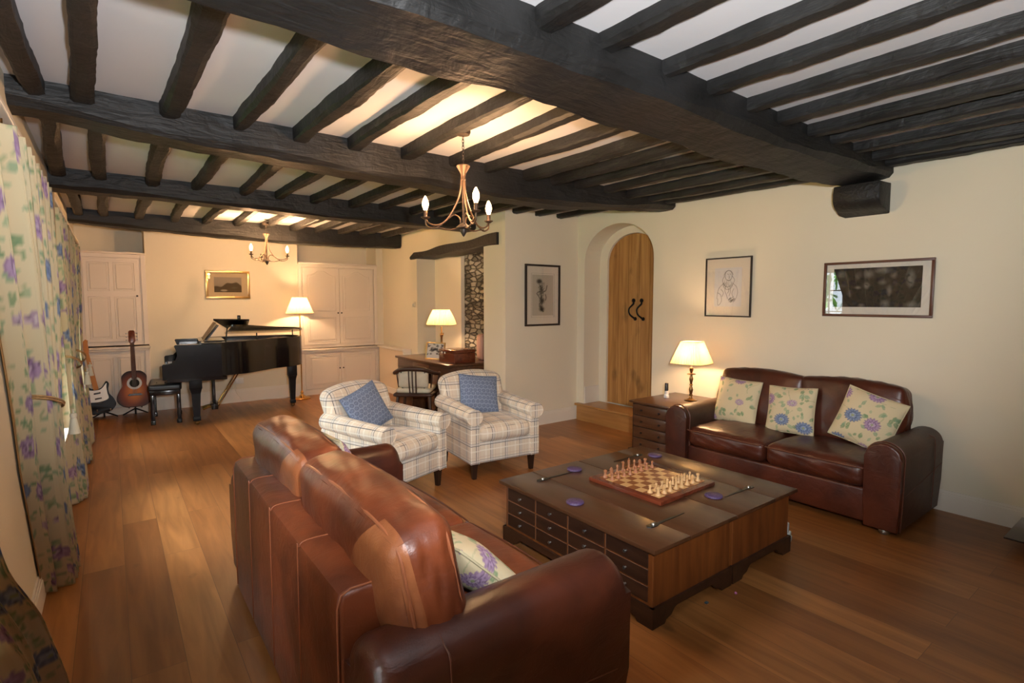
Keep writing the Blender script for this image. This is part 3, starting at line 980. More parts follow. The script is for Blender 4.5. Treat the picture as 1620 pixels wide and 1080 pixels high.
ORD = ['first', 'second', 'third', 'fourth', 'fifth', 'sixth', 'seventh', 'eighth', 'ninth', 'tenth', 'eleventh', 'twelfth', 'thirteenth', 'fourteenth', 'fifteenth', 'sixteenth']
def joists(xs, y0, y1, w, z0, where, grp, seed, skew=0.0):
    for i, x in enumerate(xs):
        rs = random.Random(seed*100+i)
        ww = w*rs.uniform(.9, 1.12)
        hi = 1e9
        bm = wobble_bar('y', y0, y1, x-ww/2, x+ww/2, z0+rs.uniform(-.008, .008), ZC+.0, max(16, int((y1-y0)*22)), .0042, seed*50+i, .014,
                        None, (lambda s, a=rs.uniform(-.025, .025)-skew, m=(y0+y1)/2, L=(y1-y0): a*(s-m)/L*2+.012*math.sin(s*2+i)))
        single('ceiling_joist', bm, MAT['joist'], '%s black joist from the curtained wall %s' % (ORD[i], where), 'joist', grp, ang=25)
JX = [-.26, -.02, .335, .69, 1.06, 1.40, 1.77, 2.15, 2.50, 2.87, 3.20, 3.53, 3.87, 4.22, 4.56, 4.80]
J0 = [-.26, -.03, .32, .66, .99, 1.34, 1.71, 2.08, 2.45, 2.84, 3.15, 3.51, 3.83, 4.19, 4.53, 4.80]
J1 = [-.26, -.04, .325, .685, 1.03, 1.38, 1.74, 2.12, 2.48, 2.84, 3.17, 3.50, 3.83, 4.17, 4.50, 4.78]
joists(J0, FY, 1.62, .098, 2.575, 'in the bay nearest the camera', 'joists in the nearest bay', 1)
joists(J1, 1.92, 3.60, .096, 2.565, 'in the bay above the near chandelier', 'joists in the near chandelier bay', 2, skew=.015)
joists([x for x in JX if x < 3.6], 3.84, 5.77, .092, 2.565, 'in the bay beyond the second beam', 'joists in the middle bay', 3)
joists([x for x in JX if x < 3.6], 6.00, 8.17, .092, 2.567, 'in the bay above the far chandelier', 'joists in the far chandelier bay', 4)
joists([x for x in JX if x < 3.75], 8.40, BY, .09, 2.57, 'in the last bay against the piano wall', 'joists in the last bay', 5)
for x, lab in ((3.87, 'left'), (4.22, 'middle'), (4.56, 'right')):
    bm = wobble_bar('y', 3.84, CY, x-.045, x+.045, 2.582, ZC, 14, .004, int(x*90), .014)
    single('ceiling_joist', bm, MAT['joist'], '%s of three short black joists running to the arch corner wall' % lab, 'joist', 'short joists by the arch', ang=25)

# lintel over the alcove
bm = B()
ly = np.linspace(5.22, 7.78, 30)
rs = random.Random(5)
rings = []
for y in ly:
    t = (7.78-y)/2.56
    zt = 2.30+.06*t+.012*math.sin(y*5); zb_ = 2.215+.01*t+.008*math.sin(y*7+1)
    if y > 7.6: zt -= (y-7.6)*.35
    if y < 5.45: zb_ -= .0
    x0 = slope(y)-.035+.006*math.sin(y*9); x1 = x0+.39
    rings.append([bm.verts.new(q) for q in ((x0, y, zb_+.015), (x0, y, zt), (x1, y, zt), (x1, y, zb_), (x0+.015, y, zb_))])
for a, b in zip(rings, rings[1:]):
    for k in range(5): bm.faces.new([a[k], a[(k+1) % 5], b[(k+1) % 5], b[k]])
bm.faces.new(rings[0]); bm.faces.new(rings[-1])
single('lintel_beam', bm, MAT['beam'], 'gnarled black timber lintel over the stone backed alcove', 'lintel')

# ================================================================== garden outside the windows
bm = B(); box(bm, (-14, -6, -.35), (-.75, 16, -.25)); single('garden_lawn', bm, MAT['grass'], 'green lawn outside the curtained windows', 'lawn', smooth=False)
def bush(x, y, z, r, h, seed, lab):
    rs = np.random.RandomState(seed)
    bm = B()
    for k in range(420):
        th = rs.uniform(0, 6.28); ph = math.acos(rs.uniform(-.6, 1)); rr = r*rs.uniform(.78, 1.05)
        p = Vector((x+rr*math.sin(ph)*math.cos(th), y+rr*1.2*math.sin(ph)*math.sin(th), z+h*(.5+.5*math.cos(ph))))
        s = rs.uniform(.10, .22)
        q = Euler((rs.uniform(0, 6.28), rs.uniform(0, 6.28), rs.uniform(0, 6.28))).to_matrix()
        v = [bm.verts.new(p+q @ Vector(c)*s) for c in ((-1, 0, 0), (0, -.45, .1), (1, 0, 0), (0, .45, .1))]
        bm.faces.new(v)
    single('garden_bush', bm, MAT['leaf'], lab, 'bush', 'bushes outside the windows', smooth=False)
for i, (x, y, r, h) in enumerate(((-4.0, 2.2, 1.15, 3.0), (-4.4, 5.4, 1.25, 3.4), (-4.0, 8.6, 1.2, 3.0), (-4.6, 11.8, 1.3, 3.5))):
    bush(x, y, -.3, r, h, i, 'leafy green garden bush %s' % ('outside the nearest curtained window', 'outside the middle curtained window', 'outside the far curtained window', 'beyond the house corner')[i])

# ================================================================== sofas
def sofa(name, label, L, D, aw, ah, hb, loc, rz, mats, back_bulge, seed, ztop=.93, over=.0, cth=.20, pad=True, cr=.065):
    """front towards local -Y, length along X, origin at floor centre"""
    lea, led, arm_m, pip = mats
    t = thing(name, label, 'sofa', loc, rz)
    x0, x1 = -L/2+aw, L/2-aw
    yf, yb = -D/2, D/2
    # base with front border
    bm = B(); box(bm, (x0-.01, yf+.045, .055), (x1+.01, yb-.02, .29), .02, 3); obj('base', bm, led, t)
    # back frame, four panels with seams
    bm = B()
    pts = [(yb-.16, .25), (yb-.17, hb-.03), (yb-.155, hb-.005), (yb-.13, hb), (yb-.035, hb), (yb-.008, hb-.012), (yb, hb-.04), (yb+.0, .06), (yb-.04, .05)]
    tmp = bmesh.new(); bprism(tmp, pts, 'x', x0-.0, x1+.0, .02, 3)
    me = bpy.data.meshes.new('t'); tmp.to_mesh(me); tmp.free(); bm.from_mesh(me)
    bk = obj('back_frame', bm, lea, t)
    nse = 3
    for k in range(1, nse+1):
        xx = x0+(x1-x0)*k/(nse+1)
        bm = B(); tube(bm, [(xx, yb+.001, .07), (xx, yb+.001, hb-.06), (xx, yb-.004, hb-.018), (xx, yb-.03, hb+.001), (xx, yb-.12, hb+.001)], .0022, 6, smoothk=3)
        obj('back_seam', bm, pip, bk)
    for xx in (x0+.004, x1-.004):
        bm = B(); tube(bm, [(xx, yb, .07), (xx, yb, hb-.05), (xx, yb-.012, hb-.014), (xx, yb-.04, hb), (xx, yb-.13, hb), (xx, yb-.165, hb-.02)], .003, 6)
        obj('back_seam', bm, pip, bk)
    # arms: round topped slabs running front to back with a padded front face
    for s in (-1, 1):
        xi = s*(L/2-aw); xo = s*(L/2)
        c = (xi+xo)/2; hw = aw/2
        def armprof(grow=0, zl=.05):
            p = [(c-hw*.94-grow, zl)]
            zc = ah-hw*.92
            p += [(c-hw*1.0-grow, .25), (c-(hw+grow)*1.02, zc-.05)]
            for k in range(0, 15):
                a = PI*k/14
                p.append((c-(hw+grow)*1.03*math.cos(a), zc+(hw*.92+grow)*math.sin(a)))
            p += [(c+(hw+grow)*1.02, zc-.05), (c+hw*1.0+grow, .25), (c+hw*.94+grow, zl)]
            return p
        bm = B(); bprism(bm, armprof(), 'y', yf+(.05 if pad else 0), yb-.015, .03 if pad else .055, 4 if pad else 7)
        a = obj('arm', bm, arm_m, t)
        if pad:
            bm = B(); bprism(bm, armprof(.002), 'y', yf+.0, yf+.055, .016, 4)
            obj('arm_front', bm, led if arm_m != led else lea, a)
        bm = B()
        if pad:
            pp = armprof(.004); tube(bm, [(p[0], yf+.055, p[1]) for p in pp], .005, 6)
        # side seams of the arm
        sx = c+s*(hw*1.02+.001)
        tube(bm, [(sx-s*.005, yf+.06, .27), (sx, yb-.03, .37)], .003, 6)
        tube(bm, [(sx, yb-.22, .08), (sx+s*.004, yb-.22, ah-hw*.9), (c+s*hw*.75, yb-.22, ah-hw*.28), (c, yb-.22, ah+.001)], .003, 6, smoothk=4)
        obj('piping', bm, MAT['piping_dark'], a)
    # seat cushions
    n = 2
    w = (x1-x0)/n
    def swarp(p, H):
        return p
    for k in range(n):
        cx = x0+w*(k+.5)
        bm = B(); softbox(bm, (cx, (yf+.015+yb-.19)/2, .375), (w-.008, (D-.205), .17), .055, 22, (0.0, .012, .035), crease=.0035, seed=seed+k)
        sc = obj('seat_cushion', bm, lea, t, ang=180)
        bm = B()
        zz = .375+.085-.03
        tube(bm, [(cx-w/2+.01, yf+.03, zz), (cx-w/2+.04, yf+.008, zz), (cx, yf-.004, zz+.004), (cx+w/2-.04, yf+.008, zz), (cx+w/2-.01, yf+.03, zz)], .005, 6, smoothk=4)
        obj('piping', bm, MAT['piping_dark'], sc)
    # back cushions: tall puffy, leaning back, bowed outer corners
    for k in range(n):
        sgn = -1 if k == 0 else 1
        cw = w+over
        cx = x0+w*(k+.5)+sgn*over/2
        hC = ztop-.42
        M = Matrix.Rotation(R_(-11), 3, 'X').to_4x4()
        def bwarp(p, H, sgn=sgn):
            u = p/H
            q = p.copy()
            # crowned top that droops to the outer corner, slouching front
            q[2] += .020*(1-u[0]**2)*(u[2] > 0)*u[2] - back_bulge*max(0, u[0]*sgn)**2*(u[2] > 0)*u[2]
            q[0] += .012*math.sin(u[2]*3+sgn)*abs(u[0])
            q[1] += .018*math.sin(u[0]*4+seed+k)*(1-abs(u[2]))
            return q
        bm = B(); softbox(bm, (0, 0, 0), (cw+.012, cth, hC), cr, 26, (.012, .045, .012), warp=bwarp, crease=.004, seed=seed+5+k)
        cc = (cx, yb-.165-cth*.42, .435+hC/2)
        o = obj('back_cushion', bm, [lea], t, loc=cc, rot=(R_(-11), 0, 0), ang=180)
        # piping loops where the side strip meets the faces
        bm = B()
        hx, hz = (cw+.012)/2-.010, hC/2-.010
        for ys in (-cth*.34, cth*.36):
            loop = []
            for q in range(48):
                a = 2*PI*q/48
                ca, sa = math.cos(a), math.sin(a)
                px = hx*math.copysign(abs(ca)**.24, ca); pz = hz*math.copysign(abs(sa)**.24, sa)
                H = np.array([(cw+.012)/2, cth/2, hC/2])
                v = bwarp(np.array([px, ys, pz]), H)
                # push to surface
                loop.append((v[0]*1.012, v[1]*1.02, v[2]*1.012))
            tube(bm, loop, .0055, 6, closed=True)
        obj('piping', bm, pip, o)
    # feet
    for sx in (-1, 1):
        for sy in (-1, 1):
            bm = B(); lathe(bm, [(.026, 0), (.034, .012), (.034, .03), (.026, .045), (.022, .06)], 18, c=(sx*(L/2-.10), sy*(D/2-.09), 0))
            obj('foot', bm, MAT['pewter'], t)
    return t

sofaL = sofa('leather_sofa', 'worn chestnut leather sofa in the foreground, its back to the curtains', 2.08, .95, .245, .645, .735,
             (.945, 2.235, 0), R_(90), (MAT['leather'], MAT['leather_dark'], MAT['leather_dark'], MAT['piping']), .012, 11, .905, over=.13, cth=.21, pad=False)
sofaR = sofa('leather_sofa', 'dark brown leather sofa against the right wall, under the framed prints', 1.80, .87, .205, .625, .74,
             (4.415, 2.07, 0), R_(-90), (MAT['leather_dark'], MAT['leather_dark'], MAT['leather_arm'], MAT['piping_dark']), .004, 21, .905, over=.03, cth=.17, cr=.038)

# the left sofa's back cushions have a panel of paler, worn leather at their near ends
def patched_leather():
    m = MAT['leather'].copy(); m.name = 'brown_leather_with_pale_panel'
    nt = m.node_tree; b = nt.nodes['Principled BSDF']
    src = b.inputs['Base Color'].links[0].from_socket
    tc = nt.nodes.new('ShaderNodeTexCoord'); sp = nt.nodes.new('ShaderNodeSeparateXYZ')
    nt.links.new(tc.outputs['Object'], sp.inputs[0])
    def mth(op, a, b_=None):
        n = nt.nodes.new('ShaderNodeMath'); n.operation = op
        for i, v in enumerate((a, b_)):
            if v is None: continue
            if isinstance(v, (int, float)): n.inputs[i].default_value = v
            else: nt.links.new(v, n.inputs[i])
        return n.outputs[0]
    z2 = mth('POWER', mth('ABSOLUTE', mth('SUBTRACT', sp.outputs[2], -.02)), 2.0)
    lim = mth('ADD', mth('MULTIPLY', z2, -2.6), -.135)      # pale where x < lim
    fx = mth('LESS_THAN', sp.outputs[0], lim)
    fy = mth('GREATER_THAN', sp.outputs[1], .058)
    f = mth('MULTIPLY', fx, fy)
    n1 = nt.nodes.new('ShaderNodeTexNoise'); n1.inputs['Scale'].default_value = 6; n1.inputs['Detail'].default_value = 5
    nt.links.new(tc.outputs['Object'], n1.inputs['Vector'])
    cr = nt.nodes.new('ShaderNodeValToRGB')
    cr.color_ramp.elements[0].position = .3; cr.color_ramp.elements[0].color = (.15, .040, .014, 1)
    cr.color_ramp.elements[1].position = .7; cr.color_ramp.elements[1].color = (.34, .115, .040, 1)
    nt.links.new(n1.outputs['Fac'], cr.inputs[0])
    mx = nt.nodes.new('ShaderNodeMixRGB')
    nt.links.new(f, mx.inputs[0]); nt.links.new(src, mx.inputs[1]); nt.links.new(cr.outputs[0], mx.inputs[2])
    nt.links.new(mx.outputs[0], b.inputs['Base Color'])
    return m
PL = patched_leather()
for c in kids(sofaL):
    if c.name.startswith('back_cushion'): c.data.materials[0] = PL

# ================================================================== scatter cushions
def cushion(name, label, w, h, th, loc, rz, lean, roll, tile, mat, off, scale, group, seed, pip=None):
    me = pillow_mesh(w, h, th, 90, .05, tile, off, scale, seed)
    M = Matrix.Rotation(rz, 4, 'Z') @ Matrix.Rotation(lean, 4, 'X') @ Matrix.Rotation(roll, 4, 'Y')
    me2 = me
    o = obj(name, me2, mat, None, ang=180)
    o.location = loc; o.rotation_euler = M.to_euler()
    tagp(o, label, 'cushion', group)
    bm = B()
    pts = []
    for k in range(64):
        a = 2*PI*k/64
        ca, sa = math.cos(a), math.sin(a)
        s = 1/max(abs(ca), abs(sa))
        u, v = ca*s, sa*s
        X = u*w/2*(1-.05*math.cos(v*PI/2)*abs(u)**3); Z = v*h/2*(1-.05*math.cos(u*PI/2)*abs(v)**3)
        pts.append((X, 0, Z))
    tube(bm, pts, .005, 6, closed=True)
    obj('piping', bm, pip or MAT['cushion_edge'], o)
    return o
FW = R_(-90)
cushion('floral_cushion', 'cream floral cushion at the lamp end of the right sofa', .40, .40, .13, (4.47, 2.575, .655), FW, R_(-14), R_(2), TILE, MAT['floral'], (.12, .31), 1.1, 'floral cushions', 1)
cushion('floral_cushion', 'cream floral cushion in the middle of the right sofa', .385, .385, .13, (4.45, 2.09, .655), FW, R_(-14), R_(-3), TILE, MAT['floral'], (.55, .62), 1.1, 'floral cushions', 2)
cushion('floral_cushion', 'tilted cream floral cushion beside the near arm of the right sofa', .40, .40, .13, (4.44, 1.53, .675), R_(-86), R_(-14), R_(16), TILE, MAT['floral'], (.83, .12), 1.1, 'floral cushions', 3)
cushion('floral_cushion', 'cream floral cushion half hidden at the near end of the foreground sofa', .44, .44, .15, (1.02, 1.62, .575), R_(97), R_(-46), R_(10), TILE, MAT['floral'], (.55, .62), 1.1, 'floral cushions', 4)
cushion('floral_cushion', 'cream cushion peeking over the far back cushion of the foreground sofa', .44, .44, .15, (.885, 2.62, .68), R_(90), R_(-16), R_(3), TILE, MAT['floral'], (.6, .1), 1.1, 'floral cushions', 5)
bm = B(); box(bm, (-.06, -.02, 0), (.06, .02, .018), .006)
single('small_remote', bm, pm('blue_grey_plastic', (.20, .30, .33), .35), 'small blue grey gadget lying on the foreground sofa seat', 'remote', loc=(1.10, 2.30, .482), rot=(0, 0, .5))

# ================================================================== plaid armchairs
def armchair(label, loc, rz):
    t = thing('plaid_armchair', label, 'armchair', loc, rz, 'plaid armchairs')
    W, D = .70, .74
    yf = -.37
    def fin(o): boxuv(o.data); return o
    bm = B()
    box(bm, (-W/2+.07, yf+.015, .14), (W/2-.07, .34, .33), .015, 3)
    fin(obj('base', bm, MAT['plaid'], t))
    for s in (-1, 1):
        # arm side panel and rolled top, gently rising to the back
        bm = B()
        a, b = sorted((s*(W/2-.085), s*(W/2-.0)))
        box(bm, (a, yf, .14), (b, .36, .53), .016, 3)
        n = 16; m = 14; rings = []
        for i in range(m+1):
            f = i/m; y = yf-.012+f*.70
            rr = .066+.004*f
            zc = .555+.035*f**1.5; xc = s*(W/2-.035)
            rings.append([bm.verts.new((xc+rr*1.12*math.cos(2*PI*k/n), y, zc+rr*math.sin(2*PI*k/n))) for k in range(n)])
        for r0, r1 in zip(rings, rings[1:]):
            for k in range(n): bm.faces.new([r0[k], r0[(k+1) % n], r1[(k+1) % n], r1[k]])
        bm.faces.new(rings[0]); bm.faces.new(rings[-1])
        o = fin(obj('arm', bm, MAT['plaid'], t))
        bm = B()
        tube(bm, [(s*(W/2-.035)+.074*math.cos(2*PI*k/24), yf-.012, .555+.066*math.sin(2*PI*k/24)) for k in range(24)], .005, 6, closed=True)
        for xx in (a+.004, b-.004): tube(bm, [(xx, yf, .145), (xx, yf, .50)], .004, 6)
        fin(obj('piping', bm, MAT['plaid'], o))
    # seat cushion
    bm = B(); softbox(bm, (0, yf+.30, .395), (W-.165, .62, .15), .06, 20, (0, .015, .03), crease=.001, seed=3)
    fin(obj('seat_cushion', bm, MAT['plaid'], t, ang=180))
    # back: crowned, rolled over the top, leaning
    Mx = Matrix.Rotation(R_(-12), 4, 'X')
    def bw(p, H):
        u = p/H; q = p.copy()
        q[2] -= .045*abs(u[0])**2.2*(u[2] > 0)*u[2]
        if u[2] > .3: q[1] += .05*(u[2]-.3)
        q[0] *= (1+.03*u[2])
        return q
    bm = B(); softbox(bm, (0, .28, .57), (W-.04, .15, .60), .07, 24, (.0, .02, .015), warp=bw, M=Mx)
    fin(obj('backrest', bm, MAT['plaid'], t, ang=180))
    for sx in (-1, 1):
        for y in (yf+.05, .30):
            bm = B()
            vs = box(bm, (sx*(W/2-.055)-.026, y-.026, 0), (sx*(W/2-.055)+.026, y+.026, .145))
            for v in vs:
                if v.co.z < .01:
                    v.co.x = sx*(W/2-.055)+(v.co.x-sx*(W/2-.055))*.62; v.co.y = y+(v.co.y-y)*.62
            obj('leg', bm, MAT['legwood'], t, False)
    return t
armchair('plaid armchair on the left, turned towards the coffee table, nearest the foreground sofa', (1.76, 4.10, 0), R_(20))
armchair('plaid armchair on the right, facing straight, in front of the desk', (2.80, 4.13, 0), R_(-6))
MATB = attr_mat('blue_ring_print_cotton', .85, .2)
BP = pm('blue_cotton_piping', (.16, .21, .31), .9)
cushion('blue_cushion', 'blue ring patterned cushion tilted on the left plaid armchair', .40, .37, .12, (1.67, 4.23, .655), R_(20), R_(-22), R_(-17), RTILE, MATB, (0, 0), 1.9, 'blue cushions', 7, BP)
cushion('blue_cushion', 'blue ring patterned cushion tilted on the right plaid armchair', .40, .37, .12, (2.79, 4.24, .665), R_(-6), R_(-22), R_(8), RTILE, MATB, (0, 0), 1.9, 'blue cushions', 8, BP)

# ================================================================== coffee trunks, chess, coasters
def trunk(label, x0, x1, y0, y1, h, drawer_side):
    t = thing('coffee_trunk', label, 'coffee table', ((x0+x1)/2, (y0+y1)/2, 0), 0, 'coffee trunks')
    cx, cy = (x0+x1)/2, (y0+y1)/2
    hx, hy = (x1-x0)/2, (y1-y0)/2
    ov = .035
    s = drawer_side
    # body
    bm = B(); box(bm, (-hx+(ov if s < 0 else 0.012), -hy+ov, .085), (hx-(ov if s > 0 else .012), hy-ov, h-.022), .003, 1)
    obj('body', bm, MAT['trunk_side'], t, False)
    # plinth with shaped bracket feet on each side
    bm = B()
    def plinth(axis, p0, p1, a, b):
        L = b-a
        f = .17
        pts = [(a, .10), (b, .10), (b, 0), (b-f*.55, 0), (b-f*.62, .018), (b-f*.85, .028), (b-f, .055), (b-f*1.12, .062),
               (a+f*1.12, .062), (a+f, .055), (a+f*.85, .028), (a+f*.62, .018), (a+f*.55, 0), (a, 0)]
        prism(bm, pts, axis, p0, p1)
    ox = hx-(ov-.014)
    plinth('y', -hy+ov-.014, -hy+ov+.006, -ox if s < 0 else -hx+.004, ox if s > 0 else hx-.004)
    plinth('y', hy-ov-.006, hy-ov+.014, -ox if s < 0 else -hx+.004, ox if s > 0 else hx-.004)
    e = hx-ov+.014
    if s < 0: plinth('x', -e-.0006, -e+.02, -hy+ov-.0146, hy-ov+.0146)
    else: plinth('x', e-.02, e+.0006, -hy+ov-.0146, hy-ov+.0146)
    obj('plinth', bm, MAT['trunk_dark'], t, False)
    bm = B()
    # lid in two boards: fixed strip and hinged flap
    xin = hx if s < 0 else -hx
    split = s*(-hx*.30)*-1
    xs = sorted((-hx, hx))
    sp_ = (-hx + (hx*2)*.40) if s < 0 else (hx - 2*hx*.40)
    for (a, b) in ((-hx, sp_-.0015), (sp_+.0015, hx-(0 if s > 0 else .0))):
        box(bm, (a+.0008, -hy, h-.022), (b-.0008, hy, h), .003, 2)
    lid = obj('lid', bm, MAT['trunk'], t)
    for yy in (-.37, .43 if s < 0 else .40):
        bm = B()
        base = s*(hx-.21)
        yy2 = -hy+.19 if yy < 0 else hy-.17
        def q(u): return base - s*u
        # strap tapers to a thin end, leaf shaped plate with a stud at the outer end
        prism(bm, [(q(-.03), yy2-.0), (q(-.015), yy2-.018), (q(.03), yy2-.020), (q(.06), yy2-.010), (q(.28), yy2-.0028), (q(.28), yy2+.0028), (q(.06), yy2+.010), (q(.03), yy2+.020), (q(-.015), yy2+.018)], 'z', h, h+.003)
        st_ = obj('strap_hinge', bm, MAT['strap'], lid, False)
        bm = B(); lathe(bm, [(.011, 0), (.011, .004), (.006, .010), (0, .011)], 12, c=(q(.02), yy2, h+.003)); obj('stud', bm, MAT['pewter'], st_)
    # drawer fronts
    xf = s*(hx-ov)
    cols = [(-hy+ov+.02, ), ]
    Lw = (2*hy-2*ov-.04); nC = 4; nR = 3
    zt = h-.035; zb = .112; rh = (zt-zb)/nR
    for c in range(nC):
        for r in range(nR):
            ya = -hy+ov+.02+Lw*c/nC+.006; yb = -hy+ov+.02+Lw*(c+1)/nC-.006
            za = zb+rh*r+.003; zc = zb+rh*(r+1)-.003
            bm = B(); box(bm, (xf-.0 if s > 0 else xf-.006, ya, za), (xf+.006 if s > 0 else xf, yb, zc), .0025, 1)
            d = obj('drawer', bm, MAT['trunk_dark'], t, False)
            bm = B()
            for (a_, b_) in (((ya, zc), (yb, zc)), ((yb, za), (yb, zc))):
                tube(bm, [(xf+s*.0055, a_[0], a_[1]), (xf+s*.0055, b_[0], b_[1])], .0014, 4)
            obj('worn_edge', bm, MAT['groove'], d)
            bm = B()
            M = Matrix.Translation((xf+s*.006, (ya+yb)/2, (za+zc)/2)) @ Matrix.Rotation(R_(90)*s, 4, 'Y')
            vs = lathe(bm, [(.006, 0), (.004, .006), (.0095, .011), (.0085, .017), (0, .019)], 12)
            bmesh.ops.transform(bm, matrix=M, verts=bm.verts)
            obj('knob', bm, MAT['pewter'], d)
    return t
TH = .40
trunk('dark wooden coffee trunk with twelve small drawers facing the foreground sofa', 1.955, 2.655, 1.505, 2.745, TH, -1)
trunk('dark wooden coffee trunk, the half of the low table beside the right sofa', 2.660, 3.335, 1.505, 2.735, TH, 1)

# chess board
def checker():
    m, nt, b = _m('chess_squares')
    tc = nt.nodes.new('ShaderNodeTexCoord')
    mp = nt.nodes.new('ShaderNodeMapping'); mp.inputs['Location'].default_value = (0, 0, .5)
    ck = nt.nodes.new('ShaderNodeTexChecker'); ck.inputs['Scale'].default_value = 1/.058
    ck.inputs['Color1'].default_value = (.60, .36, .15, 1); ck.inputs['Color2'].default_value = (.24, .085, .03, 1)
    nt.links.new(tc.outputs['Object'], mp.inputs[0]); nt.links.new(mp.outputs[0], ck.inputs['Vector'])
    nt.links.new(ck.outputs[0], b.inputs['Base Color']); b.inputs['Roughness'].default_value = .25
    return m
BX, BYc, BR = 2.695, 2.115, R_(1.5)
SQ = .058
cb = thing('chess_board', 'wooden chess board with mahogany border, set out on the coffee trunks', 'chess board', (BX, BYc, TH), BR)
h2 = SQ*4+.045
bm = B(); box(bm, (-h2, -h2, 0), (h2, h2, .024), .003); obj('border', bm, MAT['mahog'], cb)
bm = B(); box(bm, (-SQ*4, -SQ*4, .024), (SQ*4, SQ*4, .0255)); obj('squares', bm, checker(), cb, False)
PW = pm('boxwood_chess', (.62, .38, .17), .25, coat=.3)
PB = pm('rosewood_chess', (.36, .15, .07), .22, coat=.4)
def piece(kind, m, nm):
    bm = B()
    base = [(0, 0), (.0165, 0), (.0165, .004), (.0145, .008), (.010, .012)]
    H = {'pawn': .045, 'rook': .050, 'knight': .056, 'bishop': .062, 'queen': .073, 'king': .082}[kind]
    if kind == 'pawn':
        base += [(.0062, .020), (.0052, .028), (.0095, .031), (.0052, .033)] + [(.0082*math.cos(a), .0385+.0082*math.sin(a)) for a in np.linspace(-.9, PI/2-.01, 6)] + [(0, .0467)]
    elif kind == 'rook':
        base += [(.008, .022), (.0075, .034), (.0115, .037), (.0115, .048), (.007, .048), (.007, .044), (0, .044)]
    elif kind == 'bishop':
        base += [(.007, .024), (.0055, .038), (.0105, .041), (.006, .043), (.0088, .050), (.007, .057), (.0025, .061), (.0028, .0635), (0, .065)]
    elif kind == 'queen':
        base += [(.008, .026), (.006, .046), (.0115, .049), (.006, .052), (.0115, .066), (.008, .067), (.004, .070), (.0028, .073), (0, .074)]
    elif kind == 'king':
        base += [(.0085, .028), (.0065, .050), (.012, .053), (.0065, .056), (.0110, .069), (.004, .072), (0, .073)]
    else:
        base += [(.009, .016), (.0, .018)]
    lathe(bm, base, 14)
    if kind == 'king':
        box(bm, (-.0018, -.0018, .072), (.0018, .0018, .084)); box(bm, (-.005, -.0018, .077), (.005, .0018, .080))
    if kind == 'knight':
        pts = [(-.010, .014), (.010, .014), (.011, .028), (.009, .042), (.004, .052), (-.001, .055), (-.003, .049), (-.012, .041), (-.014, .036), (-.010, .034), (-.003, .037), (-.008, .026)]
        bprism(bm, pts, 'y', -.0055, .0055, .002, 2)
    return obj(nm, bm, m)
back_rank = ['rook', 'knight', 'bishop', 'queen', 'king', 'bishop', 'knight', 'rook']
FILE = ['first', 'second', 'third', 'fourth', 'fifth', 'sixth', 'seventh', 'eighth']
def sqpos(i, j):
    v = Matrix.Rotation(BR, 3, 'Z') @ Vector(((i-3.5)*SQ, (j-3.5)*SQ, .0255))
    return Vector((BX, BYc, TH)) + v
protos = {}
for side, m, rb, rp, cn in (('pale', PW, 0, 1, 'nearer the camera'), ('red brown', PB, 7, 6, 'on the far side')):
    for i in range(8):
        for kind, j in ((back_rank[i], rb), ('pawn', rp)):
            jj = j
            key = (kind, side)
            if kind == 'pawn': lab = '%s chess pawn, %s in its row from the foreground sofa side' % (side, FILE[i])
            elif kind in ('king', 'queen'): lab = '%s chess %s %s of the board' % (side, kind, cn)
            else: lab = '%s chess %s on the half of the board nearer the %s' % (side, kind, 'foreground sofa' if i < 4 else 'right sofa')
            if key not in protos:
                o = piece(kind, m, 'chess_' + kind); protos[key] = o
            else:
                o = protos[key].copy(); COL.objects.link(o)
            p = sqpos(i, jj)
            if side == 'pale' and kind == 'pawn' and i in (3, 4): p += Vector((0.0, .004, 0))
            o.location = p; o.rotation_euler = (0, 0, R_(90) if rb == 0 else R_(-90))
            tagp(o, lab, 'chess piece', '%s chess pieces' % side)
for (x, y, lab) in ((2.49, 2.60, 'purple glitter coaster at the far left corner of the low table'), (2.075, 2.16, 'purple glitter coaster near the drawer edge of the low table'),
                    (2.80, 1.74, 'purple glitter coaster at the near corner of the chess board'), (3.20, 2.48, 'purple glitter coaster at the far right of the low table')):
    bm = B(); lathe(bm, [(0, 0), (.050, 0), (.052, .004), (.050, .010), (.046, .013), (0, .013)], 32)
    single('coaster', bm, MAT['purple'], lab, 'coaster', 'purple coasters', loc=(x, y, TH+.001))
# small litter
bm = B(); box(bm, (-.05, -.035, 0), (.05, .035, .03), .006); box(bm, (-.03, -.03, .03), (.045, .02, .06), .006); box(bm, (-.035, -.02, .06), (.02, .02, .125), .008)
single('crumpled_papers', bm, pm('pale_blue_white_paper', (.62, .68, .70), .6), 'small pile of white crumpled papers on the floor behind the coffee trunk', 'papers', loc=(3.43, 1.615, 0), rot=(0, 0, .3))
bm = B(); lathe(bm, [(0, 0), (.007, .003), (.008, .008), (.004, .013), (0, .014)], 10)
single('glass_bead', bm, pm('pink_bead', (.55, .18, .35), .15), 'tiny pink bead on the floorboards near the coffee trunk', 'bead', loc=(2.585, 1.462, 0))
bm = B(); box(bm, (-.010, -.007, 0), (.010, .007, .008), .002)
single('floor_crumb', bm, pm('dark_blue_scrap', (.06, .09, .11), .5), 'tiny dark blue scrap on the floorboards below the coffee trunk', 'scrap', loc=(2.385, 1.505, 0))

